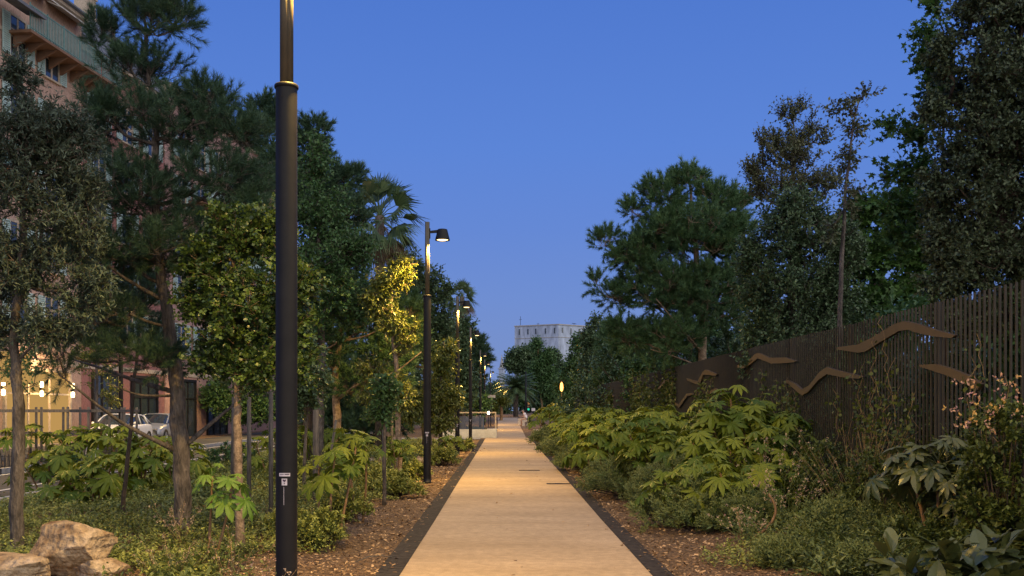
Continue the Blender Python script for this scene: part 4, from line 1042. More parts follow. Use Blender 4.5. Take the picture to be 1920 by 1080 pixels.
make_tree('dense_tree', 'dark feathery mass of a tree low between the golden tree and the pale stones', 'tree', 40.0,
    [(680, 855), (680, 780), (684, 700)], (.2, .15, .05), [(680, 740, 90, 60), (620, 760, 70, 50), (730, 790, 60, 40), (660, 800, 90, 30)], 160, 'needle_far', 'pine', seed=22, rc=.55, first=.2, lscale=1.5)
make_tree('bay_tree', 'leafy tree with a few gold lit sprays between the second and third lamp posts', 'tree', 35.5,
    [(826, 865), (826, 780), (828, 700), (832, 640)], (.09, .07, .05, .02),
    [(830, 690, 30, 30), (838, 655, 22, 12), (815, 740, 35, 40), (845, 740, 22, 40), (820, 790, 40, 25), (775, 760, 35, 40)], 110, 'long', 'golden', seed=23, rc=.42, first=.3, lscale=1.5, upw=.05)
make_tree('dense_tree', 'dark tree directly behind the third and fourth lamp posts', 'tree', 62.0,
    [(868, 822), (868, 740), (870, 640)], (.2, .15, .04), [(862, 650, 28, 50), (868, 720, 30, 60), (845, 740, 40, 50), (838, 640, 25, 50), (872, 620, 16, 25)], 170, 'broad', 'oak', seed=24, rc=.8, first=.2, lscale=2.6)
make_tree('pine_tree', 'far rounded pine at the end of the row of left lamp posts', 'tree', 100.0,
    [(884, 800), (884, 740), (884, 680)], (.25, .2, .06), [(888, 655, 20, 20), (900, 672, 12, 22), (880, 690, 22, 35), (888, 715, 14, 25), (880, 740, 20, 25)], 120, 'needle_far', 'pine', seed=25, rc=1.0, first=.3, lscale=3.2)
make_tree('young_tree', 'small far tree with a lit orange trunk at the left end of the path', 'tree', 105.0,
    [(940, 787), (940, 770), (940, 752)], (.18, .16, .08), [(935, 750, 14, 8), (928, 765, 12, 12), (945, 755, 8, 8)], 40, 'broad', 'golden', bark='wood', seed=26, rc=.7, first=.5, lscale=3.0)
make_tree('young_tree', 'thin dark trunked sapling in the left bed beyond the second stake', 'tree', 18.0, [(720, 925), (721, 850), (722, 780), (724, 700)], (.035, .03, .025, .012), [(722, 740, 28, 40), (715, 780, 25, 20)], 25, 'broad', 'broad', seed=27, rc=.3)
make_tree('young_tree', 'thin pale sapling among the stakes just right of the nearest lamp post', 'tree', 20.0, [(570, 915), (571, 850), (575, 780), (580, 720)], (.04, .035, .025, .012), [(580, 720, 40, 40), (560, 760, 40, 30)], 40, 'broad', 'oak', seed=28, rc=.35)

def fan_palm(name, label, px, py, Y, R, seed, nf=26, skirt=True):
    r = np.random.default_rng(seed); c = P(px, py, Y); b0 = gz(Y); t = thing(name, label, 'palm tree', (c[0], Y, b0)); H = c[2] - b0
    g = G(); tube(g, [(0, 0, -.1), (.05, 0, H * .5), (0, 0, H)], [.20, .16, .18], 12, wob=.05, rng=r); g.build('trunk', M['bark'], t)
    gl, gd = G(), G()
    for k in range(nf):
        az = k * 2.4 + r.uniform(-.3, .3); f = k / (nf - 1); el = math.radians(82 - 150 * f * (1 if skirt else .8)); dead = f > .8 and skirt
        d = np.array([math.cos(az) * math.cos(el), math.sin(az) * math.cos(el), math.sin(el)]); side = nrm(np.cross(d, [0, 0, 1.])); nrmal = np.cross(side, d); ro = r.uniform(-1.1, 1.1); side = side * math.cos(ro) + nrmal * math.sin(ro)
        pl = R * .50 * r.uniform(.8, 1.15); base = np.array([0, 0, H - .25 * f]); tip = base + d * pl + np.array([0, 0, -.12 * R * (1 - abs(math.sin(el)))])
        g_ = gd if dead else gl
        tube(g_, [base, (base + tip) / 2 + np.array([0, 0, .04 * R]), tip], [.03 * R / 2, .02 * R / 2, .015 * R / 2], 4, cap=False, tint=.9)
        ns = 22
        for s in range(ns):
            a = math.radians(-62 + 124 * s / (ns - 1)) ; L_ = R * .70 * (1 - .25 * abs(a) / 1.5) * r.uniform(.9, 1.08)
            dd = d * math.cos(a) + side * math.sin(a); w_ = side * math.cos(a) - d * math.sin(a)
            p1 = tip + dd * L_ * .5 + np.array([0, 0, -.03 * L_]); p2 = tip + dd * L_ * .95 + np.array([0, 0, -.30 * L_ * r.uniform(.5, 1.5)])
            hw = w_ * .016 * R
            g_.add([tip - hw * .2, tip + hw * .2, p1 + hw, p1 - hw, p2], [[(0, 1, 2, 3)], [(3, 2, 4)]], tint=float(r.random() * .7 + .15))
    gl.build('crown', M['palm'], t)
    if gd.n: gd.build('dead_fronds', M['deadpalm'], t)
fan_palm('fan_palm', 'big fan palm against the sky left of the second lamp head', 712, 405, 38.0, 1.75, 31, 46)
fan_palm('fan_palm', 'smaller far fan palm behind the third lamp head', 866, 556, 78.0, 1.5, 32, 36)
def date_palm(name, label, px, py, Y, R, seed, nf=44):
    r = np.random.default_rng(seed); c = P(px, py, Y); b0 = gz(Y); t = thing(name, label, 'palm tree', (c[0], Y, b0)); H = c[2] - b0
    g = G(); tube(g, [(0, 0, -.1), (0, 0, H * .5), (0, 0, H)], [.32, .28, .38], 12, wob=.08, rng=r); g.build('trunk', M['bark'], t)
    g = G()
    for k in range(nf):
        az = k * 2.4; f = k / (nf - 1); el = math.radians(80 - 95 * f); n = 9; pts = []
        for q in range(n):
            u = q / (n - 1); rad = R * u * math.cos(el * (1 - .5 * u)); pts.append((math.cos(az) * rad, math.sin(az) * rad, H + R * u * math.sin(el) - R * .55 * u * u * (.6 + .6 * f)))
        pts = np.array(pts); tube(g, pts, np.linspace(.04, .01, n), 4, cap=False, tint=.9)
        tn = nrm(np.gradient(pts, axis=0)); sd = nrm(np.cross(tn, [0, 0, 1.]))
        for q in range(1, n):
            for s in (-1, 1):
                for e_ in (0, .33, .66):
                    p = pts[q - 1] * (1 - e_) + pts[q] * e_; u = (q - 1 + e_) / n; L_ = R * .26 * math.sin(PI * min(.95, u * .9 + .12)); dd = nrm(sd[q] * s + tn[q] * .7 + np.array([0, 0, -.25]))
                    w_ = tn[q] * .07; g.add([p - w_, p + w_, p + dd * L_], [[(0, 1, 2)]], tint=float(r.random()))
    g.build('crown', M['palm'], t)
date_palm('date_palm', 'feathery date palm with arching fronds at the far end of the path', 967, 728, 125.0, 3.1, 33, 56)
make_tree('stone_pine', 'dark umbrella shaped pine before the left half of the pale block building', 'tree', 170.0,
    [(985, 785), (985, 720), (980, 665)], (.4, .35, .15), [(975, 668, 26, 16), (962, 682, 18, 14), (995, 668, 22, 18), (985, 690, 30, 16)], 150, 'broad', 'oak', seed=34, rc=1.6, first=.6, lscale=6)
make_tree('bamboo_clump', 'tall light green feathery clump with a yellow cane before the pale block building', 'bamboo', 150.0,
    [(1018, 785), (1014, 740), (1010, 680), (1008, 640)], (.14, .14, .13, .06), [(1008, 648, 8, 16), (1015, 690, 20, 30), (1030, 725, 26, 35), (1002, 715, 16, 30), (1028, 672, 14, 18)], 200, 'long', 'broad', bark='dry', seed=35, rc=1.3, first=.5, lscale=5, upw=.5)
make_tree('round_tree', 'mid green round tree before the right corner of the pale block building', 'tree', 158.0,
    [(1045, 785), (1045, 720), (1045, 670)], (.3, .25, .1), [(1040, 672, 15, 18), (1052, 705, 20, 30), (1035, 740, 25, 30), (1062, 740, 18, 28)], 150, 'broad', 'oak', seed=36, rc=1.3, first=.3, lscale=5)

# ------------------------------------------------------------------ trees, right (beyond the fence)
make_tree('aleppo_pine', 'broad fluffy pine beyond the fence, leftmost tall tree on the right side', 'tree', 30.0,
    [(1322, 873), (1320, 700), (1312, 560), (1302, 430), (1292, 340)], (.15, .14, .11, .07, .03),
    [(1290, 340, 42, 28), (1240, 375, 50, 40), (1190, 400, 25, 22), (1345, 370, 45, 35), (1300, 450, 100, 60), (1133, 455, 26, 22), (1175, 480, 40, 30), (1230, 540, 80, 60), (1118, 535, 18, 14), (1150, 560, 35, 25), (1340, 560, 90, 70), (1250, 640, 90, 45), (1180, 630, 40, 45), (1380, 460, 40, 60), (1250, 440, 70, 50), (1345, 430, 55, 55), (1205, 480, 50, 50), (1285, 555, 80, 60), (1390, 390, 20, 30)], 470, 'needle_far', 'pine_light', bark='bark_pale', seed=41, rc=.45, first=.35, lscale=1.1,
    extra=[([(1316, 660, 0), (1280, 620, -.5), (1230, 560, -1.0)], .045, .012), ([(1318, 690, 0), (1270, 670, -.5), (1220, 655, -.8)], .035, .01)])
make_tree('holm_oak', 'dense dark holm oak filling the middle right beyond the fence', 'tree', 21.5,
    [(1488, 916), (1488, 780), (1485, 600), (1480, 420)], (.14, .12, .09, .03),
    [(1490, 400, 70, 50), (1490, 450, 90, 60), (1475, 540, 95, 80), (1500, 630, 95, 60), (1560, 560, 50, 90), (1430, 600, 50, 80), (1440, 690, 70, 40), (1540, 690, 70, 40), (1410, 480, 35, 60), (1585, 470, 40, 60)], 430, 'oak', 'oak', seed=42, rc=.36, first=.25, lscale=1.25)
make_tree('loose_tree', 'brownish loose crowned tree rising above the dense holm oak', 'tree', 23.5,
    [(1480, 900), (1485, 600), (1490, 400), (1488, 230)], (.13, .10, .06, .015),
    [(1485, 235, 14, 45), (1452, 262, 12, 45), (1520, 250, 14, 50), (1545, 265, 10, 40), (1428, 285, 12, 45), (1410, 320, 12, 40), (1470, 215, 10, 30), (1500, 208, 10, 30), (1500, 280, 30, 40), (1480, 300, 70, 50), (1460, 360, 80, 40), (1530, 350, 60, 45), (1420, 330, 25, 30)], 150, 'oak', 'oak_brown', seed=43, rc=.42, first=.6, lscale=1.15, upw=1.0, tw=(6, 9))
make_tree('slender_tree', 'slender sparse tree with small pointed leaves against the sky, right of the holm oak', 'tree', 19.0,
    [(1572, 930), (1572, 700), (1578, 480), (1588, 330), (1604, 200), (1622, 172)], (.06, .05, .04, .028, .014, .006),
    [(1620, 180, 36, 14), (1580, 205, 40, 20), (1600, 245, 36, 25), (1592, 300, 30, 35), (1596, 370, 28, 40), (1560, 430, 25, 30)], 46, 'broad', 'oak_brown', seed=44, rc=.26, first=.5, lscale=1.0, tw=(4, 6))
make_tree('maple_tree', 'bright green lobed leaf tree between the holm oak and the huge dark right tree', 'tree', 25.0,
    [(1660, 890), (1660, 740), (1655, 600), (1650, 440)], (.13, .11, .08, .02),
    [(1620, 400, 45, 45), (1690, 390, 55, 50), (1580, 440, 40, 50), (1730, 480, 40, 60), (1730, 560, 40, 50), (1570, 540, 40, 60), (1680, 470, 70, 50), (1620, 500, 50, 60), (1650, 570, 80, 60), (1600, 620, 60, 40), (1700, 560, 50, 60), (1640, 660, 80, 40)], 320, 'maple', 'maple', seed=45, rc=.42, first=.3, lscale=1.25)
make_tree('huge_dark_tree', 'huge very dark tree filling the upper right corner of the picture', 'tree', 13.5,
    [(1990, 1010), (1985, 800), (1960, 600), (1865, 400), (1860, 200), (1860, 20)], (.16, .15, .13, .09, .05, .02),
    [(1860, 30, 90, 70), (1850, 150, 100, 80), (1840, 270, 95, 90), (1830, 380, 110, 80), (1850, 480, 120, 70), (1950, 300, 100, 250), (1770, 450, 45, 50), (1790, 530, 80, 35), (1960, 0, 90, 120), (1930, 540, 80, 50), (1745, 215, 30, 40), (1748, 345, 28, 40), (1762, 90, 28, 50), (1880, 600, 100, 60), (1800, 590, 80, 40), (1960, 640, 80, 60)], 820, 'oak', 'dark_leaf', bark='bark_dark', seed=46, rc=.26, first=.3, lscale=.98)
make_tree('maple_tree', 'airy bright green branches hanging at the left side of the huge dark right tree', 'tree', 15.0,
    [(1775, 960), (1775, 700), (1765, 500), (1770, 300), (1770, 60)], (.038, .035, .03, .022, .01),
    [(1752, 15, 25, 30), (1740, 70, 28, 30), (1738, 120, 34, 34), (1745, 180, 34, 34), (1675, 238, 40, 12), (1720, 255, 40, 34), (1668, 330, 30, 16), (1715, 330, 45, 40), (1740, 400, 50, 40), (1690, 395, 35, 30), (1770, 170, 30, 70), (1700, 440, 50, 30)], 120, 'maple', 'maple', bark='bark_dark', seed=47, rc=.36, first=.4, lscale=.85, rtip=.0035, tw=(5, 5))
for k, (px, Y, bl, kind, mat, lab, nn, ls) in enumerate([
    (1235, 42, [(1235, 690, 60, 40), (1270, 720, 60, 40), (1200, 700, 40, 40), (1250, 640, 40, 40), (1350, 640, 60, 60), (1395, 560, 40, 70), (1390, 680, 50, 40), (1310, 690, 40, 50)], 'broad', 'broad', 'mid green tree filling the gap under the fluffy pine, beyond the fence', 280, 2.0),
    (1170, 56, [(1170, 670, 40, 45), (1150, 640, 20, 30), (1165, 720, 50, 40), (1200, 650, 30, 40)], 'needle_far', 'pine_light', 'soft light green tree left of the fluffy pine, above the far fence', 140, 2.2),
    (1105, 72, [(1106, 640, 14, 30), (1108, 690, 22, 45), (1100, 740, 25, 30), (1118, 610, 10, 12)], 'oak', 'oak', 'narrow near black tree between the amber lantern and the fence end', 140, 3.0),
    (1078, 92, [(1078, 690, 20, 30), (1065, 730, 22, 40), (1085, 650, 12, 22), (1090, 740, 18, 40)], 'broad', 'broad', 'soft green tree directly above the amber lantern', 120, 3.6),
    (1135, 66, [(1135, 690, 22, 50), (1130, 740, 25, 30), (1140, 625, 14, 25)], 'broad', 'oak', 'dark green tree right of the near black narrow one', 110, 3.0)]):
    q = P(px, 774, Y); yb = HY + (HC - gz(Y)) * F / Y
    make_tree('background_tree', lab, 'tree', Y, [(px, yb), (px, (yb + bl[0][1]) / 2), (px, bl[0][1])], (.16, .13, .05), bl, nn, kind, mat, seed=50 + k, rc=.02 * Y * .62, first=.15, lscale=ls, group='trees beyond the far end of the fence')
for k, (px, Y, bl, mt, lab, nn, ls) in enumerate([
    (560, 66, [(560, 700, 40, 60), (590, 740, 40, 50), (535, 760, 40, 40), (560, 640, 30, 40)], 'oak', 'dark tree low behind the road, just right of the nearest lamp post', 130, 2.6),
    (445, 62, [(445, 765, 50, 35), (480, 730, 45, 45), (405, 745, 35, 35), (500, 775, 40, 25)], 'broad', 'leafy tree across the road between the carob trunk and the nearest lamp post', 150, 2.4),
    (650, 70, [(650, 680, 50, 60), (640, 740, 60, 50), (690, 720, 40, 50), (660, 610, 40, 50)], 'broad', 'dense green tree behind the pale branched pine, across the road', 170, 2.8),
    (760, 74, [(760, 680, 45, 60), (740, 740, 50, 50), (790, 740, 40, 50), (770, 620, 35, 50)], 'oak', 'dense tree directly behind the golden lit tree, across the road', 160, 2.8),
    (840, 80, [(838, 700, 30, 50), (860, 750, 40, 35), (820, 750, 30, 40), (900, 762, 20, 22)], 'broad', 'green tree behind the gap between the second and third lamp posts', 150, 3.0),
    (925, 150, [(925, 742, 22, 30), (905, 750, 16, 25), (945, 752, 16, 26), (935, 765, 20, 22)], 'oak', 'far dark trees clump at the left end of the path', 110, 5.5),
    (1000, 165, [(985, 745, 25, 35), (1010, 750, 20, 35), (1030, 740, 20, 35), (1060, 735, 25, 45), (1085, 720, 15, 45)], 'broad', 'far wide green crown behind the date palm', 240, 6.0)]):
    yb = HY + (HC - gz(Y)) * F / Y
    make_tree('background_tree', lab, 'tree', Y, [(px, yb), (px, (yb + bl[0][1]) / 2), (px, bl[0][1])], (.16, .13, .05), bl, nn, 'broad', mt, seed=150 + k, rc=.02 * Y * .62, first=.15, lscale=ls, group='trees across the road and beyond the path')
ORD = ['nearest', 'second', 'third', 'fourth', 'fifth', 'sixth', 'seventh', 'eighth', 'ninth', 'tenth', 'eleventh', 'twelfth', 'thirteenth', 'fourteenth']
for k in range(12):
    y = 14.2 + 2.3 * k + .06 * k * k; x = 2.85 + .35 * math.sin(k * 2.1)
    make_bush('low_bush', 'fine leaved bush filling in under the right rice-paper plants, ' + ORD[k] + ' of its row', 'bush', x, y, 1.6 + .03 * y, .72 + .2 * math.sin(k * 1.3), 'sprig', 'rosemary', n=190, seed=300 + k, lscale=1 + max(0, y - 15) * .03, group='fine leaved bushes under the rice-paper plants', rc=.2)
# dark thicket right behind the fence
LABB = ['at the right edge of the picture', 'behind the honeysuckle', 'behind the thick fence post', 'behind the largest bird', 'below the holm oak, behind the middle birds', 'below the fluffy pine, left part', 'below the fluffy pine, farther part', 'at the far fence', 'at the farthest visible fence bars']
for k, (x, y, w_, h_, mt, kd) in enumerate([(7.6, 10.4, 3.0, 3.0, 'oak', 'oak'), (7.4, 12.8, 3.0, 2.9, 'broad', 'broad'), (7.6, 15.4, 3.2, 2.8, 'oak', 'oak'), (7.5, 18.4, 3.6, 3.1, 'broad', 'broad'), (7.6, 22.0, 4.0, 3.4, 'oak', 'oak'), (7.8, 26.5, 5, 3.4, 'broad', 'broad'), (7.8, 32, 6, 3.8, 'oak', 'broad'), (8, 40, 8, 4.2, 'broad', 'broad'), (8, 52, 12, 5, 'oak', 'broad')]):
    make_bush('shrub', 'dark bush seen through the fence bars ' + LABB[k], 'bush', x, y, w_ * .85, h_ * 1.35, kd, mt, n=int(330), seed=60 + k, depth=w_ * 1.1, lscale=1.2 + y * .02, group='dark bushes behind the fence', rc=.30 + .008 * y)

# ------------------------------------------------------------------ rice-paper plants
def rice_px(name, lab, d, heads, base=None, **k):
    hp = [P(a, b, d + (c[0] if c else 0)) for a, b, *c in heads]
    bx_ = np.mean([h[0] for h in hp]) if base is None else P(base, 800, d)[0]
    if k.get('group') == GR and d < 60:
        rj = np.random.default_rng(k.get('seed', 0) + 900); hp = hp + [h + np.array([abs(rj.normal()) * .35, rj.normal() * .25, -rj.uniform(.18, .55)]) for h in hp]; hp = [h + np.array([.25 if d < 42 else .75, 0, 0]) if d > 28 else h for h in hp]; k['leaf'] *= .86
    return make_rice(name, lab, bx_, d, [(h[0] - bx_, h[1] - d, h[2] - gz(d)) for h in hp], **k)
GR = 'rice-paper plants in the right bed'; GL = 'rice-paper plants in the left bed'
rice_px('rice_paper_plant', 'young bright green rice-paper plant in the left foreground, on a thin bare stem', 11.4, [(398, 893), (436, 905)], base=385, mat='rice_bright', seed=71, leaf=.20, nl=6, group=GL)
rice_px('rice_paper_plant', 'rice-paper plant with drooping crown just right of the nearest lamp post', 13.0, [(628, 858), (668, 838, .4), (600, 870, .3)], base=617, seed=72, leaf=.24, nl=8, group=GL)
rice_px('rice_paper_plant', 'rice-paper plant close behind the one beside the nearest lamp post, on a leaning stem', 15.2, [(655, 826), (685, 835)], base=678, seed=73, leaf=.26, nl=8, group=GL)
rice_px('rice_paper_plant', 'small umbrella shaped rice-paper plant left of the second lamp post', 22.8, [(738, 835), (750, 842, .2)], base=743, seed=74, leaf=.27, nl=9, group=GL)
rice_px('rice_paper_plant', 'low rice-paper plant just right of the second lamp post', 31.0, [(835, 826), (852, 830, .3)], seed=75, leaf=.30, nl=8, group=GL)
for k, (d, hs, lab) in enumerate([(19.5, [(90, 860), (50, 880), (130, 850)], 'left rice-paper thicket, its leftmost plant behind the olive trunk'), (17.5, [(170, 880), (130, 905), (210, 870), (190, 915)], 'left rice-paper thicket, its nearest plant above the boulders'),
        (19.0, [(240, 850), (285, 840), (210, 835), (265, 880)], 'left rice-paper thicket, the plant in front of the white car'), (21.0, [(320, 835), (360, 850), (300, 860)], 'left rice-paper thicket, the plant behind the big pine trunk'),
        (26.0, [(150, 815), (190, 808), (110, 820), (235, 812)], 'left rice-paper thicket, the farthest plant by the paling fence'), (25, [(620, 815), (590, 825), (640, 830)], 'dark leaved plant behind the stout stake'), (24, [(520, 820), (480, 835), (555, 815)], 'leafy plant behind the nearest lamp post'), (28.0, [(60, 810), (20, 815)], 'left rice-paper thicket, the plant below the tree guard at the edge')]):
    rice_px('rice_paper_plant', lab, d, hs, seed=80 + k, leaf=.30, nl=12, group=GL)
for k, (d, hs, lab, mt, lf) in enumerate([
    (18.5, [(1215, 785), (1255, 800, .4), (1180, 812, -.2), (1238, 830, -.5)], 'rice-paper plant in the right bed with a bare visible stem, left of the biggest clump', 'rice', .34),
    (17.0, [(1370, 748), (1425, 765, .3), (1330, 772, -.2), (1460, 790, .4), (1395, 795, -.4)], 'tallest rice-paper plant of the right bed, top of the biggest clump', 'rice', .36),
    (15.2, [(1370, 845), (1300, 830, .3), (1440, 825, .3), (1330, 870, -.3)], 'rice-paper plant in the middle of the biggest right clump', 'rice', .32),
    (13.9, [(1350, 885), (1290, 895, .3), (1420, 885, .2), (1480, 880, .5), (1245, 905, .5), (1390, 925, -.2)], 'rice-paper plant at the lower front of the biggest right clump', 'rice', .30),
    (21.5, [(1150, 800), (1185, 790, .5), (1120, 812, -.3)], 'rice-paper plant behind the bare stemmed one, right bed', 'rice', .36),
    (24.0, [(1250, 778), (1290, 785), (1210, 790)], 'rice-paper plant against the fence behind the bare stemmed one', 'rice', .36),
    (26.0, [(1115, 795), (1160, 785), (1085, 812)], 'dense rice-paper plant below the farther birds', 'rice', .38),
    (30.0, [(1080, 800), (1120, 785), (1060, 815), (1100, 810)], 'rice-paper plant halfway along the right bed', 'rice', .40),
    (35.0, [(1050, 800), (1085, 788), (1120, 778), (1070, 812)], 'rice-paper plant beyond the halfway one, below the small birds', 'rice', .42),
    (40.0, [(1040, 800), (1070, 785), (1095, 775)], 'rice-paper plant farther along the right bed, before the near stone bench', 'rice', .42),
    (47.0, [(1030, 790), (1055, 780), (1080, 770)], 'rice-paper plant beside the near stone bench', 'rice', .45),
    (54.0, [(1028, 780), (1045, 775), (1065, 768)], 'rice-paper plant just behind the near stone bench', 'rice', .5),
    (64.0, [(1012, 785), (1030, 775), (1048, 768)], 'rice-paper plant below the amber lantern', 'rice', .55),
    (78.0, [(1005, 785), (1020, 775), (1035, 768)], 'far rice-paper plant behind the seated person', 'rice', .6),
    (10.6, [(1760, 862), (1830, 850, .3), (1700, 868, .2), (1790, 900, -.2)], 'large dark drooping rice-paper plant in front of the near fence', 'rice_dark', .36)]):
    rice_px('rice_paper_plant', lab, d, hs, seed=100 + k, mat=mt, leaf=lf, nl=12 if d < 60 else 9, group=GR)

# ------------------------------------------------------------------ shrubs
GB = 'low bushes in the planting beds'
for k, (px, py, w_, h_, kd, mt, lab) in enumerate([
    (1290, 985, .75, .50, 'sprig', 'rosemary', 'low dull green bush nearest the path on the right, in front of the biggest clump'),
    (1400, 1000, .9, .45, 'sprig', 'rosemary', 'low bush right of the one nearest the path, under the curved yellow stem'),
    (1525, 985, .8, .62, 'sprig', 'rosemary', 'rounded grey-green bush in the middle of the right foreground'),
    (1610, 1010, .8, .55, 'sprig', 'rosemary', 'grey-green bush right of the rounded one, in front of the fence foot'),
    (1690, 1030, .8, .5, 'sprig', 'rosemary', 'grey-green bush left of the bottom right big leaves'),
    (1470, 1060, .45, .15, 'sprig', 'rosemary', 'low creeping green bush at the bottom edge, right of the path'),
    (1610, 1085, .5, .18, 'sprig', 'rosemary', 'low creeping bush cut by the bottom edge on the right'),
    (1225, 950, .7, .5, 'sprig', 'rosemary', 'dark bush beside the chips, left below the biggest clump'),
    (1180, 915, .75, .5, 'sprig', 'rosemary', 'dark bush beside the right strip of chips, second of the row'),
    (1150, 890, .8, .55, 'sprig', 'rosemary', 'dark bush under the bare stemmed rice-paper plant'),
    (1115, 870, .9, .55, 'sprig', 'rosemary', 'dark bush farther along the right edge of the path, behind the second of the row'),
    (1090, 855, .9, .6, 'sprig', 'rosemary', 'dark bush halfway along the right edge of the path'),
    (1062, 843, 1.1, .6, 'sprig', 'rosemary', 'dark bush along the right edge, just past halfway'),
    (590, 1020, .65, .42, 'broad', 'cover', 'leafy green bush beside the foot of the nearest lamp post'),
    (640, 975, .8, .45, 'broad', 'cover', 'leafy green bush under the drooping rice-paper plants'),
    (705, 925, .9, .50, 'broad', 'cover', 'leafy green bush left of the second lamp post foot, the nearer'),
    (745, 930, .8, .42, 'broad', 'cover', 'dark leafy bush at the edge of the chips before the second lamp post'),
    (770, 900, .8, .35, 'broad', 'cover', 'low leafy bush touching the second lamp post'),
    (830, 875, 1.0, .45, 'broad', 'cover', 'leafy bush just right of the second lamp post'),
    (860, 850, 1.0, .45, 'broad', 'cover', 'leafy bush at the third lamp post foot'),
    (890, 822, 1.4, .4, 'broad', 'broad', 'dark bush against the pale low wall'),
    (550, 905, 1.1, .55, 'broad', 'cover', 'leafy bush behind the nearest lamp post'),
    (430, 880, 1.6, .7, 'broad', 'broad', 'dark bush by the road between the pine and carob trunks'),
    (560, 850, 2.2, .9, 'broad', 'broad', 'broad dark bush by the road right of the nearest lamp post'),
    (130, 905, 1.3, .6, 'broad', 'broad', 'leafy bush in the left bed behind the boulders'),
    (545, 1000, .6, .35, 'broad', 'cover', 'small leafy bush right behind the nearest lamp post')]):
    d = HC * F / (py - HY); x = (px - CX) * d / F
    make_bush('low_bush', lab, 'bush', x, d, w_ * 1.25, h_ * (1.35 if kd == 'sprig' else 1.1), kd, mt, n=int((60 if d < 30 else 45) * (3.0 if kd == 'sprig' else 1.2)), seed=130 + k, lscale=(.9 if kd == 'sprig' else .62) * (1 + max(0, d - 15) * .03), group=GB, rc=.15 if d < 30 else .22)
for k, (x, y, w_, h_, kd, mt, ls, lab) in enumerate([
    (4.55, 12.3, 1.3, 1.25, 'broad', 'vine', .6, 'tangle of small green leaves on the fence foot, right of the dry reeds'), (4.5, 14.0, 1.4, 1.35, 'broad', 'vine', .6, 'tangle of small green leaves on the fence foot, below the largest bird'),
    (4.6, 16.0, 1.4, 1.5, 'broad', 'vine', .65, 'tangle of green leaves against the fence, right behind the gaura flowers'), (3.9, 11.6, 1.1, .6, 'sprig', 'rosemary', 1.0, 'mid green bush between the rounded grey bush and the drooping dark plant'),
    (4.3, 10.3, 1.0, .55, 'broad', 'vine', .6, 'leafy green bush just left of the drooping dark plant'), (4.6, 18.4, 1.4, 1.6, 'broad', 'vine', .7, 'leafy mound against the fence behind the biggest right clump')]):
    make_bush('leafy_bush', lab, 'bush', x, y, w_, h_, kd, mt, n=150, seed=340 + k, depth=w_ * 1.2, lscale=ls, group='leafy bushes along the near fence', rc=.18, upw=.7)
make_bush('loquat_bush', 'bush with big long ribbed leaves in the bottom right corner', 'bush', 3.85, 8.35, 1.3, .72, 'big', 'rice_dark', n=44, seed=170, lscale=1.9, rc=.14, tw=(4, 3))
make_bush('loquat_bush', 'bush with big long leaves at the right edge, behind the corner one', 'bush', 4.75, 9.1, 1.0, .8, 'big', 'rice_dark', n=34, seed=171, lscale=1.8, rc=.14, tw=(4, 3))
hb = make_bush('honeysuckle', 'honeysuckle sprawling over the near fence with yellow and pinkish flowers at its top', 'climber', 4.75, 9.45, .8, 2.05, 'broad', 'vine', n=230, seed=172, depth=1.6, lscale=.72, rc=.16)
hb2 = make_bush('honeysuckle', 'lower leafy climber left of the flowering honeysuckle on the fence', 'climber', 4.9, 10.9, .5, 1.6, 'broad', 'vine', n=110, seed=173, depth=1.2, lscale=.6, rc=.2)
def flowers(parent, pts, seed, s=.022, mat='petal'):
    r = np.random.default_rng(seed); g = G(); kv, kf = kite(.3)
    pts = np.repeat(np.asarray(pts), 5, 0) + r.normal(size=(len(pts) * 5, 3)) * .006
    stamp(g, kv, kf, frames(nrm(r.normal(size=(len(pts), 3)) + [0, -.3, .3]), r), pts, s * r.uniform(.7, 1.3, len(pts)), np.repeat(r.random(len(pts) // 5), 5)); g.build('flowers', M[mat], parent)
r = np.random.default_rng(9)
M['honey_petal'] = leaf_mat('honeysuckle_petals', (.55, .30, .30), (.75, .50, .12), .6, .3)
fl = np.stack([-.25 + r.normal(size=60) * .12, -.3 + r.normal(size=60) * .35, 1.45 + r.random(60) * .55], -1); flowers(hb, fl, 10, .032, 'honey_petal')

def vine(lab, px0, px1, ytop, n=3, seed=1, leaves=60, group='climbers on the fence', s=.05, ybot=.1):
    leaves = int(leaves * 2.2); s *= 1.15
    """thin stems wandering up the fence plane, real leaves along them"""
    r = np.random.default_rng(seed); X0 = FX - .05; d0 = F * X0 / (px1 - CX); d1 = F * X0 / (px0 - CX); dm = (d0 + d1) / 2
    zt = HC + (HY - ytop) * dm / F
    t = thing('climbing_plant', lab, 'climber', (X0, dm, gz(dm)), group)
    gs, gl = G(), G()
    for k in range(n):
        y = r.uniform(d0, d1) - dm; pts = [(-.1 - .2 * r.random(), y, ybot)]; z = ybot; top = zt * r.uniform(.65, 1.02)
        while z < top: z += .12; y += r.normal() * .06; pts.append((-.03 + r.normal() * .035 - (.12 if z < 1 else 0), y, z))
        pts = np.array(pts); tube(gs, pts, np.linspace(.007, .003, len(pts)), 5, cap=False)
        m = leaves; i = r.integers(0, len(pts) - 1, m); pp = pts[i] + r.normal(size=(m, 3)) * [.05, .10, .06]
        stamp(gl, *oval(.42), frames(nrm(r.normal(size=(m, 3)) + [-.4, -.3, -.2]), r), pp, s * r.uniform(.6, 1.2, m), r.random(m))
    gs.build('stems', M['dry'], t); gl.build('foliage', M['vine'], t); return t
vine('leafy climber on the fence just below the largest bird', 1640, 1720, 700, 7, 1, 70)
vine('sparse climber whose tip stands above the fence top, over the largest bird', 1630, 1665, 575, 3, 2, 26)
vine('climber reaching the tail of the low double-winged bird', 1570, 1630, 680, 5, 3, 40)
vine('climber on the fence left of the low double-winged bird', 1430, 1490, 700, 7, 4, 70, s=.06)
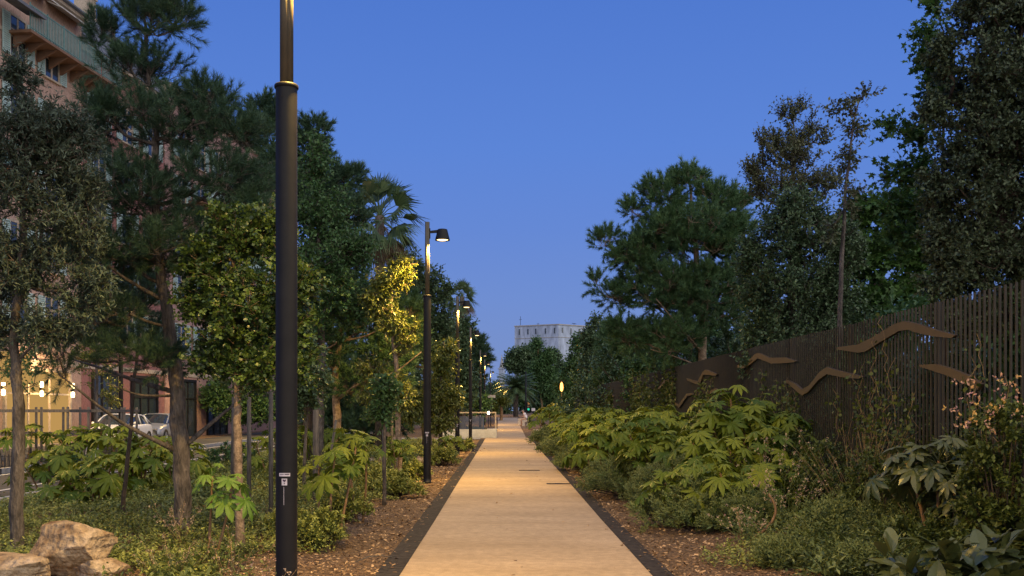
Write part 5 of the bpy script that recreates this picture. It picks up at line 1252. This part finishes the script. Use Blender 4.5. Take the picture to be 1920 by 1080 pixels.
vine('tall climber mound on the far fence under the small birds', 1185, 1265, 690, 26, 5, 80, s=.085)
vine('climber round the zigzag bird on the far fence', 1290, 1345, 715, 12, 6, 70, s=.07)
vine('reddish sparse climber behind the honeysuckle on the near fence', 1780, 1900, 600, 4, 7, 30)
vine('climber over the farthest visible birds', 1120, 1150, 742, 14, 8, 50, s=.12)

def wild(name, lab, x, y, n, h, w_, seed, petal=None, mat='dry', cat='wildflower', leaf=None, np_=5):
    r = np.random.default_rng(seed); z0 = float(gnd(x, y)); t = thing(name, lab, cat, (x, y, z0)); g = G(); P_ = []
    for k in range(n):
        a = r.uniform(0, 2 * PI); f = np.array([math.cos(a), math.sin(a), 0]) * r.random() * w_ * .3; l = f * 1.2 + np.array([r.normal() * w_ * .35, r.normal() * w_ * .35, 0]); hh = h * r.uniform(.6, 1)
        pts = np.array([f, f + l * .3 + [0, 0, hh * .5], f + l + [0, 0, hh]]); tt = np.linspace(0, 1, 7)[:, None]
        pts = (1 - tt) ** 2 * pts[0] + 2 * tt * (1 - tt) * pts[1] + tt * tt * pts[2]; tube(g, pts, np.linspace(.004, .0018, 7), 4, cap=False, tint=r.random())
        for q in range(np_): P_.append(pts[-1] + (pts[-3] - pts[-1]) * r.random() * 1.6 + r.normal(size=3) * .02)
    g.build('stems', M[mat], t)
    if petal: flowers(t, P_, seed, petal)
    if leaf:
        g = G(); m = n * 14; i = r.integers(0, len(P_), m); pp = np.array(P_)[i] * r.random((m, 1)) ** .6 + r.normal(size=(m, 3)) * .03; pp[:, 2] = np.abs(pp[:, 2])
        stamp(g, *kite(.16), frames(nrm(r.normal(size=(m, 3)) + [0, 0, .8]), r), pp, leaf * r.uniform(.6, 1.2, m), r.random(m)); g.build('foliage', M['rosemary'], t)
    return t
wild('gaura', 'pale pink flowering gaura right of the biggest rice-paper clump', 3.75, 13.2, 26, 1.0, .7, 1, .022, 'rosemary', leaf=.05)
wild('gaura', 'pale pink flowering gaura low behind the rounded grey-green bush', 4.0, 14.4, 20, 1.35, .7, 2, .024, 'rosemary', leaf=.05)
wild('gaura', 'small pinkish gaura under the biggest clump, beside the curved yellow stem', 3.0, 12.0, 18, .55, .6, 3, .020, 'rosemary', leaf=.05)
wild('dry_weed', 'dry seed-headed weed hugging the foot of the nearest lamp post', -1.93, 7.72, 12, .55, .35, 4, .016, 'dry', leaf=.03)
wild('dry_weed', 'thin dry weed left of the nearest lamp post', -2.35, 8.6, 9, .75, .4, 5, .014, 'dry', leaf=.04)
wild('dry_weed', 'dry whitish weed beside the big pine trunk foot', -3.9, 12.0, 10, .55, .3, 6, .018, 'dry', leaf=.03)
wild('dry_weed', 'tuft of dry weed right of the front boulders', -3.2, 9.6, 14, .45, .5, 7, .013, 'dry', leaf=.04)
wild('dry_grass', 'tall dry grass against the fence in the right bed', 4.7, 13.0, 60, 1.5, 1.0, 8, None, 'dry', cat='grass', np_=2)
wild('dry_grass', 'dry reeds at the fence foot behind the drooping dark plant', 4.85, 11.2, 50, 1.2, .7, 9, None, 'dry', cat='grass', np_=2)
g = G(); tt = np.linspace(0, 1, 14)
tube(g, [(.02 + .28 * math.sin(a * 2.4), 0, -.02 + .55 * a ** 1.1 - .0) for a in tt], np.linspace(.022, .014, 14), 8)
o = g.build('curved_stem', M['wood']); q = P(1410, 1000, 12.6); o.location = (q[0], 12.6, 0.08); tag(o, 'bare yellow stem bent like a bow under the biggest right clump', 'stem')
g = G(); tube(g, [(0, 0, -.05), (-.03, 0, .2), (-.08, 0, .42)], [.018, .014, .01], 7); o = g.build('cut_stem', M['wood']); q = P(1392, 1000, 12.5); o.location = (q[0], 12.5, .03); tag(o, 'short straight cut stem left of the bent yellow stem', 'stem')
g = G(); tube(g, [(0, 0, .01), (.12, .1, .05), (.24, .24, .04), (.36, .3, .02)], [.006] * 4, 6); o = g.build('fallen_twig', M['stake']); o.location = (-1.62, 10.9, .0); tag(o, 'thin grey twig lying in the chips left of the path', 'twig')

# ------------------------------------------------------------------ far end: low wall, slatted screen, benches, person, lights
b = gz(56)
t = thing('low_wall', 'pale concrete low wall at the far left of the path, below the slatted screen', 'wall', (-1.7, 56, b))
g = G(); box(g, -2.1, .72, 1.3, 1.65, -.1, .50); g.build('wall_run', M['white_conc'], t)
g = G(); box(g, .721, 1.28, 1.28, 2.4, -.1, .53); g.build('end_block', M['white_conc'], t)
t = thing('slatted_screen', 'blue-grey horizontally slatted screen with a pale top rail on the low wall', 'screen', (-1.7, 58, gz(58) + .44))
for i_, x_ in enumerate((-1.0, -.25, .5)):
    g = G(); box(g, x_ - .03, x_ + .03, -.13, -.08, 0, .80); g.build('post', M['steel_blue'], t)
g = G()
for z in np.arange(.06, .74, .075): box(g, -1.05, .55, -.075, -.05, z, z + .045)
g.build('slats', M['steel_blue'], t)
g = G(); box(g, -.9, 1.25, -.1, -.03, .98, 1.05); g.build('top_rail', M['trim'], t)
g = G(); box(g, 1.18, 1.25, -.1, -.03, .0, .979); g.build('end_post', M['trim'], t)
g = G()
for x_ in np.arange(.62, 1.15, .06): box(g, x_, x_ + .012, -.07, -.058, 0, .97)
g.build('bars', M['metal'], t)
def bench(lab, x, y, w_=.5, h_=.47, ln=1.2):
    t = thing('stone_bench', lab, 'bench', (x, y, gz(y)), 'pale stone benches right of the path')
    g = G(); box(g, 0, .22, -ln / 2, ln / 2, -.05, h_ - .14); g.build('leg', M['stone_bench'], t)
    g = G(); prism(g, [(-.02, h_ - .139), (-.02, h_ - .02), (.03, h_), (w_ - .1, h_ + .01), (w_, h_ - .08), (w_ - .04, h_ - .2), (w_ * .6, h_ - .139)], 'y', -ln / 2 - .02, ln / 2 + .02); g.build('seat', M['stone_bench'], t)
    g = G(); box(g, w_ * .62, w_ * .9, -ln / 2, ln / 2, -.05, h_ - .15); g.build('leg', M['stone_bench'], t)
bench('pale stone bench at the right edge of the path, the nearest one, empty', 1.63, 55.5, .95, .52, .8)
bench('pale stone bench on which the person in white sits', 1.62, 88.6, .62, .50, 1.0)
bench('small pale stone bench just before the knees of the seated person', 1.30, 91.6, .5, .58, .8)

def skin_mesh(name, verts, edges, rad, mat, parent, sub=2, loc=(0, 0, 0)):
    me = bpy.data.meshes.new(name); me.from_pydata(verts, edges, []); o = bpy.data.objects.new(name, me); C.objects.link(o)
    o.modifiers.new('s', 'SKIN'); s = o.modifiers.new('u', 'SUBSURF'); s.levels = s.render_levels = sub
    if not me.skin_vertices: me.attributes
    for v, r_ in zip(me.skin_vertices[0].data, rad): v.radius = (r_, r_) if not hasattr(r_, '__len__') else r_
    me.skin_vertices[0].data[0].use_root = True
    me.materials.append(mat); o.parent = parent; o.location = loc; return o
px_, py_ = 1.95, 88.5; pz = gz(py_)
t = thing('person', 'person in white t-shirt and pale shorts sitting bent forward on a stone bench', 'person', (px_, py_, pz))
S = .50   # seat height; the figure faces -X
bv = [(0, 0, S + .10), (-.03, 0, S + .30), (-.10, 0, S + .50), (-.17, 0, S + .62), (-.22, 0, S + .69), (-.28, 0, S + .80), (-.30, 0, S + .88)]
be = [(i, i + 1) for i in range(6)]; br_ = [.15, .14, .15, .09, .06, .095, .08]
def limb(pts, rr, at):
    n0 = len(bv)
    for p, r_ in zip(pts, rr): bv.append(p); br_.append(r_)
    be.append((at, n0)); be.extend((n0 + i, n0 + i + 1) for i in range(len(pts) - 1))
for s in (-1, 1):
    limb([(-.05, s * .10, S + .08), (-.42, s * .14, S + .06), (-.40, s * .14, S - .22), (-.36, s * .14, .09 + .0), (-.46, s * .15, .04), (-.56, s * .15, .03)], [.09, .065, .055, .038, .04, .025], 0)
    limb([(-.14, s * .19, S + .57), (-.22, s * .23, S + .34), (-.40, s * .12, S + .26), (-.47, s * .06, S + .27)], [.055, .042, .032, .035], 3)
    n0 = len(bv) - 1
    for f_ in range(4): limb([(-.52 - .005 * f_, s * (.085 - .018 * f_), S + .28 - .004 * f_), (-.555, s * (.08 - .018 * f_), S + .25)], [.009, .008], n0)
    limb([(-.485, s * .03, S + .30)], [.010], n0)
skin_mesh('body', bv, be, br_, M['skin'], t)
sv = [(.0, 0, S + .12), (-.03, 0, S + .30), (-.10, 0, S + .50), (-.165, 0, S + .60)]; se = [(0, 1), (1, 2), (2, 3)]; sr = [.175, .168, .172, .10]
for s in (-1, 1):
    n0 = len(sv); sv += [(-.14, s * .19, S + .575), (-.18, s * .215, S + .44)]; sr += [.078, .070]; se += [(3, n0), (n0, n0 + 1)]
skin_mesh('t_shirt', sv, se, sr, M['tshirt'], t)
sv = [(0.01, 0, S + .10)]; se = []; sr = [.168]
for s in (-1, 1):
    n0 = len(sv); sv += [(-.06, s * .10, S + .085), (-.30, s * .13, S + .07)]; sr += [.108, .088]; se += [(0, n0), (n0, n0 + 1)]
skin_mesh('shorts', sv, se, sr, M['shorts'], t)
skin_mesh('hair', [(-.25, 0, S + .80), (-.27, 0, S + .87), (-.29, 0, S + .91)], [(0, 1), (1, 2)], [.085, .10, .08], M['greyhair'], t)
g = G(); tube(g, [(-.365, 0, S + .83), (-.39, 0, S + .81), (-.37, 0, S + .80)], [.012, .014, .008], 6)
for s in (-1, 1): tube(g, [(-.26, s * .095, S + .85), (-.26, s * .105, S + .82), (-.265, s * .095, S + .79)], [.01, .018, .01], 6)
g.build('nose_and_ears', M['skin'], t)

# amber lantern
q = P(1053, 725, 79.0); t = thing('lantern', 'glowing amber oval lantern on a slim pole among the far trees', 'lantern', (q[0], 79, gz(79))); zq = q[2] - gz(79)
g = G(); lathe(g, [(.06, -.05), (.045, 1), (.035, zq - .5), (0.0, zq - .40)], 10); g.build('pole', M['metal'], t)
g = G(); lathe(g, [(0, zq - .40), (.10, zq - .30), (.13, zq - .05), (.10, zq + .24), (0, zq + .38)], 18); g.build('bulb', M['lantern_glow'], t)
g = G(); lathe(g, [(0, zq + .381), (.15, zq + .385), (.05, zq + .48), (0, zq + .5)], 18); g.build('cap', M['metal'], t)
l = bpy.data.lights.new('lantern_light', 'POINT'); l.energy = 380; l.color = (1, .42, .06); l.shadow_soft_size = .5
lo = bpy.data.objects.new('lantern_light', l); C.objects.link(lo); lo.parent = t; lo.location = (0, -.8, zq)
# green signal on a mast, with the pale sign beside it
q = P(986, 765, 122.0); t = thing('traffic_light', 'green traffic light on a tall dark mast right of the far date palm', 'traffic light', (q[0], 122, gz(122))); zq = q[2] - gz(122)
g = G(); lathe(g, [(.12, -.05), (.10, 2), (.07, 5.6), (0, 5.61)], 10); g.build('mast', M['metal'], t)
g = G(); box(g, .13, .50, -.15, .15, zq - .35, zq + .75); hd = g.build('signal_head', M['metal'], t)
for k in range(3):
    g = G(); a = np.arange(14) * 2 * PI / 14; zc = zq - .16 + k * .33; rr0 = .14
    g.add([(.315 + rr0 * math.cos(x_), -.16, zc + rr0 * math.sin(x_)) for x_ in a] + [(.315 + rr0 * math.cos(x_), -.149, zc + rr0 * math.sin(x_)) for x_ in a], [np.arange(14)[None], np.array([[i, (i + 1) % 14, 14 + (i + 1) % 14, 14 + i] for i in range(14)])])
    g.build('signal_lens', M['green_glow'] if k == 0 else M['glass'], hd)
q = P(1000, 768, 110.0); t = thing('sign_panel', 'small pale pinkish sign panel beside the green traffic light', 'sign', (q[0], 110, gz(110))); zq = q[2] - gz(110)
g = G(); box(g, -.2, .2, -.03, .0, zq - .16, zq + .16); g.build('panel', M['sticker'], t)
g = G(); lathe(g, [(.03, -.1), (.03, zq + .1), (0, zq + .11)], 8, (0, .035)); g.build('post', M['metal'], t)
q = P(922, 745, 90.0); t = thing('information_sign', 'post with a flat pinkish board on top, beyond the slatted screen', 'sign', (q[0], 87, gz(87))); zq = q[2] - gz(87)
g = G(); box(g, -.30, .36, -.05, .05, zq - .08, zq + .16); g.build('board', M['stone_bench'], t)
g = G(); box(g, -.45, .40, -.3, .3, zq - .22, zq - .16); g.build('shelf', M['metal'], t)
g = G(); lathe(g, [(.05, -.1), (.05, zq - .22), (0, zq - .221)], 8, (-.05, 0)); g.build('post', M['metal'], t)
q = P(916, 774, 82.0); t = thing('floodlight', 'small glaring white ground light behind the slatted screen', 'lamp', (q[0], 82, gz(82))); zq = q[2] - gz(82)
g = G(); lathe(g, [(.03, -.1), (.03, zq - .12), (0, zq - .119)], 8, (0, .1)); box(g, -.16, .16, .0, .2, zq - .12, zq + .12); g.build('housing', M['metal'], t)
g = G(); lathe(g, [(0, 0), (.12, .0), (.12, .01), (0, .02)], 14); V = g.v[0].copy(); g.v[0] = np.stack([V[:, 0], -V[:, 2] - .001, V[:, 1] + zq], -1); g.build('lens', M['flood_glow'], t)

# ------------------------------------------------------------------ uncountable stuff: ground cover, wood chips
rng = np.random.default_rng(77)
def dens(x, y, s=1.3, o=0):
    return .5 + .25 * (np.sin(x * s * 1.3 + o + 2 * np.sin(y * s * .6)) + np.sin(y * s * 1.1 + 1.7 * np.cos(x * s * .9 + o)))
def cover(name, n, x0, x1, y0, y1, kind, mat, h, seed, thr=.35, ls=1.0, edge=None, pw=1.6, tw=(3, 4)):
    r = np.random.default_rng(seed)
    y = y0 + (y1 - y0) * r.random(n) ** pw; x = r.uniform(x0, x1, n)
    ok = dens(x, y, 1.3, seed) > thr + r.normal(size=n) * .08
    if edge is not None: ok &= edge(x, y) + r.normal(size=n) * .10 > 0
    ok &= ((x + 4.3) / .95) ** 2 + ((y - 9.5) / .85) ** 2 > 1
    x, y = x[ok], y[ok]; n = len(x)
    hh = h * (.35 + .9 * dens(x, y, 2.3, seed + 2)) ; z = gnd(x, y)
    nt, m = tw; g = G()
    b = np.stack([x, y, z], -1)[:, None]
    D = nrm(r.normal(size=(n, nt, 3)) * [.6, .6, .2] + [0, 0, .75]); L = hh[:, None, None] * r.uniform(.4, 1.1, (n, nt, 1))
    t_ = .3 + .7 * r.random((n, nt, m)); pp = b[:, :, None] + D[:, :, None] * L[:, :, None] * t_[..., None]
    ld = nrm(D[:, :, None] * .4 + r.normal(size=(n, nt, m, 3)) * [.8, .8, .35])
    tmpl, ll = LEAF[kind][:2]
    sc = ll * ls * (1 + np.maximum(0, y - 14) * .035)
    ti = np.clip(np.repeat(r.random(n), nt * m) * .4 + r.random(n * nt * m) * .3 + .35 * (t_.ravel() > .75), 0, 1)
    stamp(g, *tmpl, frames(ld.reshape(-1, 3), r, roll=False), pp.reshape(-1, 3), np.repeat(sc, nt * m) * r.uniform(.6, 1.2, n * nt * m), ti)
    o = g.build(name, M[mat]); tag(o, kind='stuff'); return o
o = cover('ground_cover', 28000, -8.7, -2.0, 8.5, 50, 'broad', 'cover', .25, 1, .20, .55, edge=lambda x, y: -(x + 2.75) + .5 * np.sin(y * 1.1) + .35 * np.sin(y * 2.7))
tag(o, 'low leafy ground cover spreading under the left trees', 'ground cover')
o = cover('ground_cover', 17000, 2.1, 6.5, 8.0, 55, 'broad', 'cover', .24, 2, .18, .52, edge=lambda x, y: (x - 2.75) + .45 * np.sin(y * 1.3) - 1.2 * (y < 10.5))
tag(o, 'low tangled ground cover between the path chips and the fence', 'ground cover')
o = cover('weeds', 5000, -8.0, -2.3, 8.8, 34, 'long', 'vine', .42, 5, .56, .75, edge=lambda x, y: -(x + 2.8), tw=(4, 4))
tag(o, 'patches of taller light green weeds rising out of the left ground cover', 'weeds')
o = cover('weeds', 5000, 2.6, 5.1, 8.5, 34, 'long', 'vine', .50, 6, .50, .75, edge=lambda x, y: (x - 3.0), tw=(4, 4))
tag(o, 'patches of taller light green weeds in front of the fence', 'weeds')
o = cover('wild_grass', 5000, -8.7, -2.2, 8.2, 30, 'olive', 'rosemary', .32, 3, .55, 1.7, edge=lambda x, y: -(x + 2.5), tw=(4, 2))
tag(o, 'scattered thin grass and weeds in the left bed', 'grass')
o = cover('wild_grass', 5000, 2.3, 5.1, 8.0, 30, 'olive', 'rosemary', .40, 4, .5, 1.8, edge=lambda x, y: (x - 2.9), tw=(4, 2))
tag(o, 'scattered thin grass and weeds in the right bed', 'grass')
def chips(n, x0, x1, y0, y1, seed, lab):
    r = np.random.default_rng(seed); y = y0 + (y1 - y0) * r.random(n) ** 1.8; x = r.uniform(x0, x1, n)
    dist = np.minimum(np.abs(x - (PL - .255)), np.abs(x - (PR + .215))); inside = ((x > PL - .255) & (x < PR + .215)); keep = (~inside) | (r.random(n) < .34 * np.exp(-dist / .10) + .006); x, y, inside = x[keep], y[keep], inside[keep]; n = len(x); z = np.where(inside, gza(y) + .02, gnd(x, y) + .006 + r.random(n) * .012)
    d = r.normal(size=(n, 3)) * [1, 1, .22]; up = r.normal(size=(n, 3)) * .35 + [0, 0, 1]
    d = nrm(d); X_ = nrm(np.cross(d, up)); Z_ = np.cross(X_, d)
    cv = np.array([(-.5, -.5, 0), (.5, -.42, .1), (.42, .5, 0), (-.38, .46, .1), ]); 
    s = r.uniform(.018, .055, n) * (1 + np.maximum(0, y - 12) * .03)
    g = G(); stamp(g, cv, np.array([(0, 1, 2, 3)]), np.stack([X_, d, Z_], -1), np.stack([x, y, z], -1), np.stack([s * r.uniform(.25, .6, n), s, s * .2], -1), r.random(n) ** 1.5)
    o = g.build('wood_chips', M['chip']); tag(o, lab, 'wood chips', kind='stuff')
chips(30000, -5.2, .2, 8.2, 46, 1, 'loose brown wood chips between the left edge of the path and the plants')
chips(27000, .2, 4.6, 8.2, 46, 2, 'loose brown wood chips between the right edge of the path and the plants')
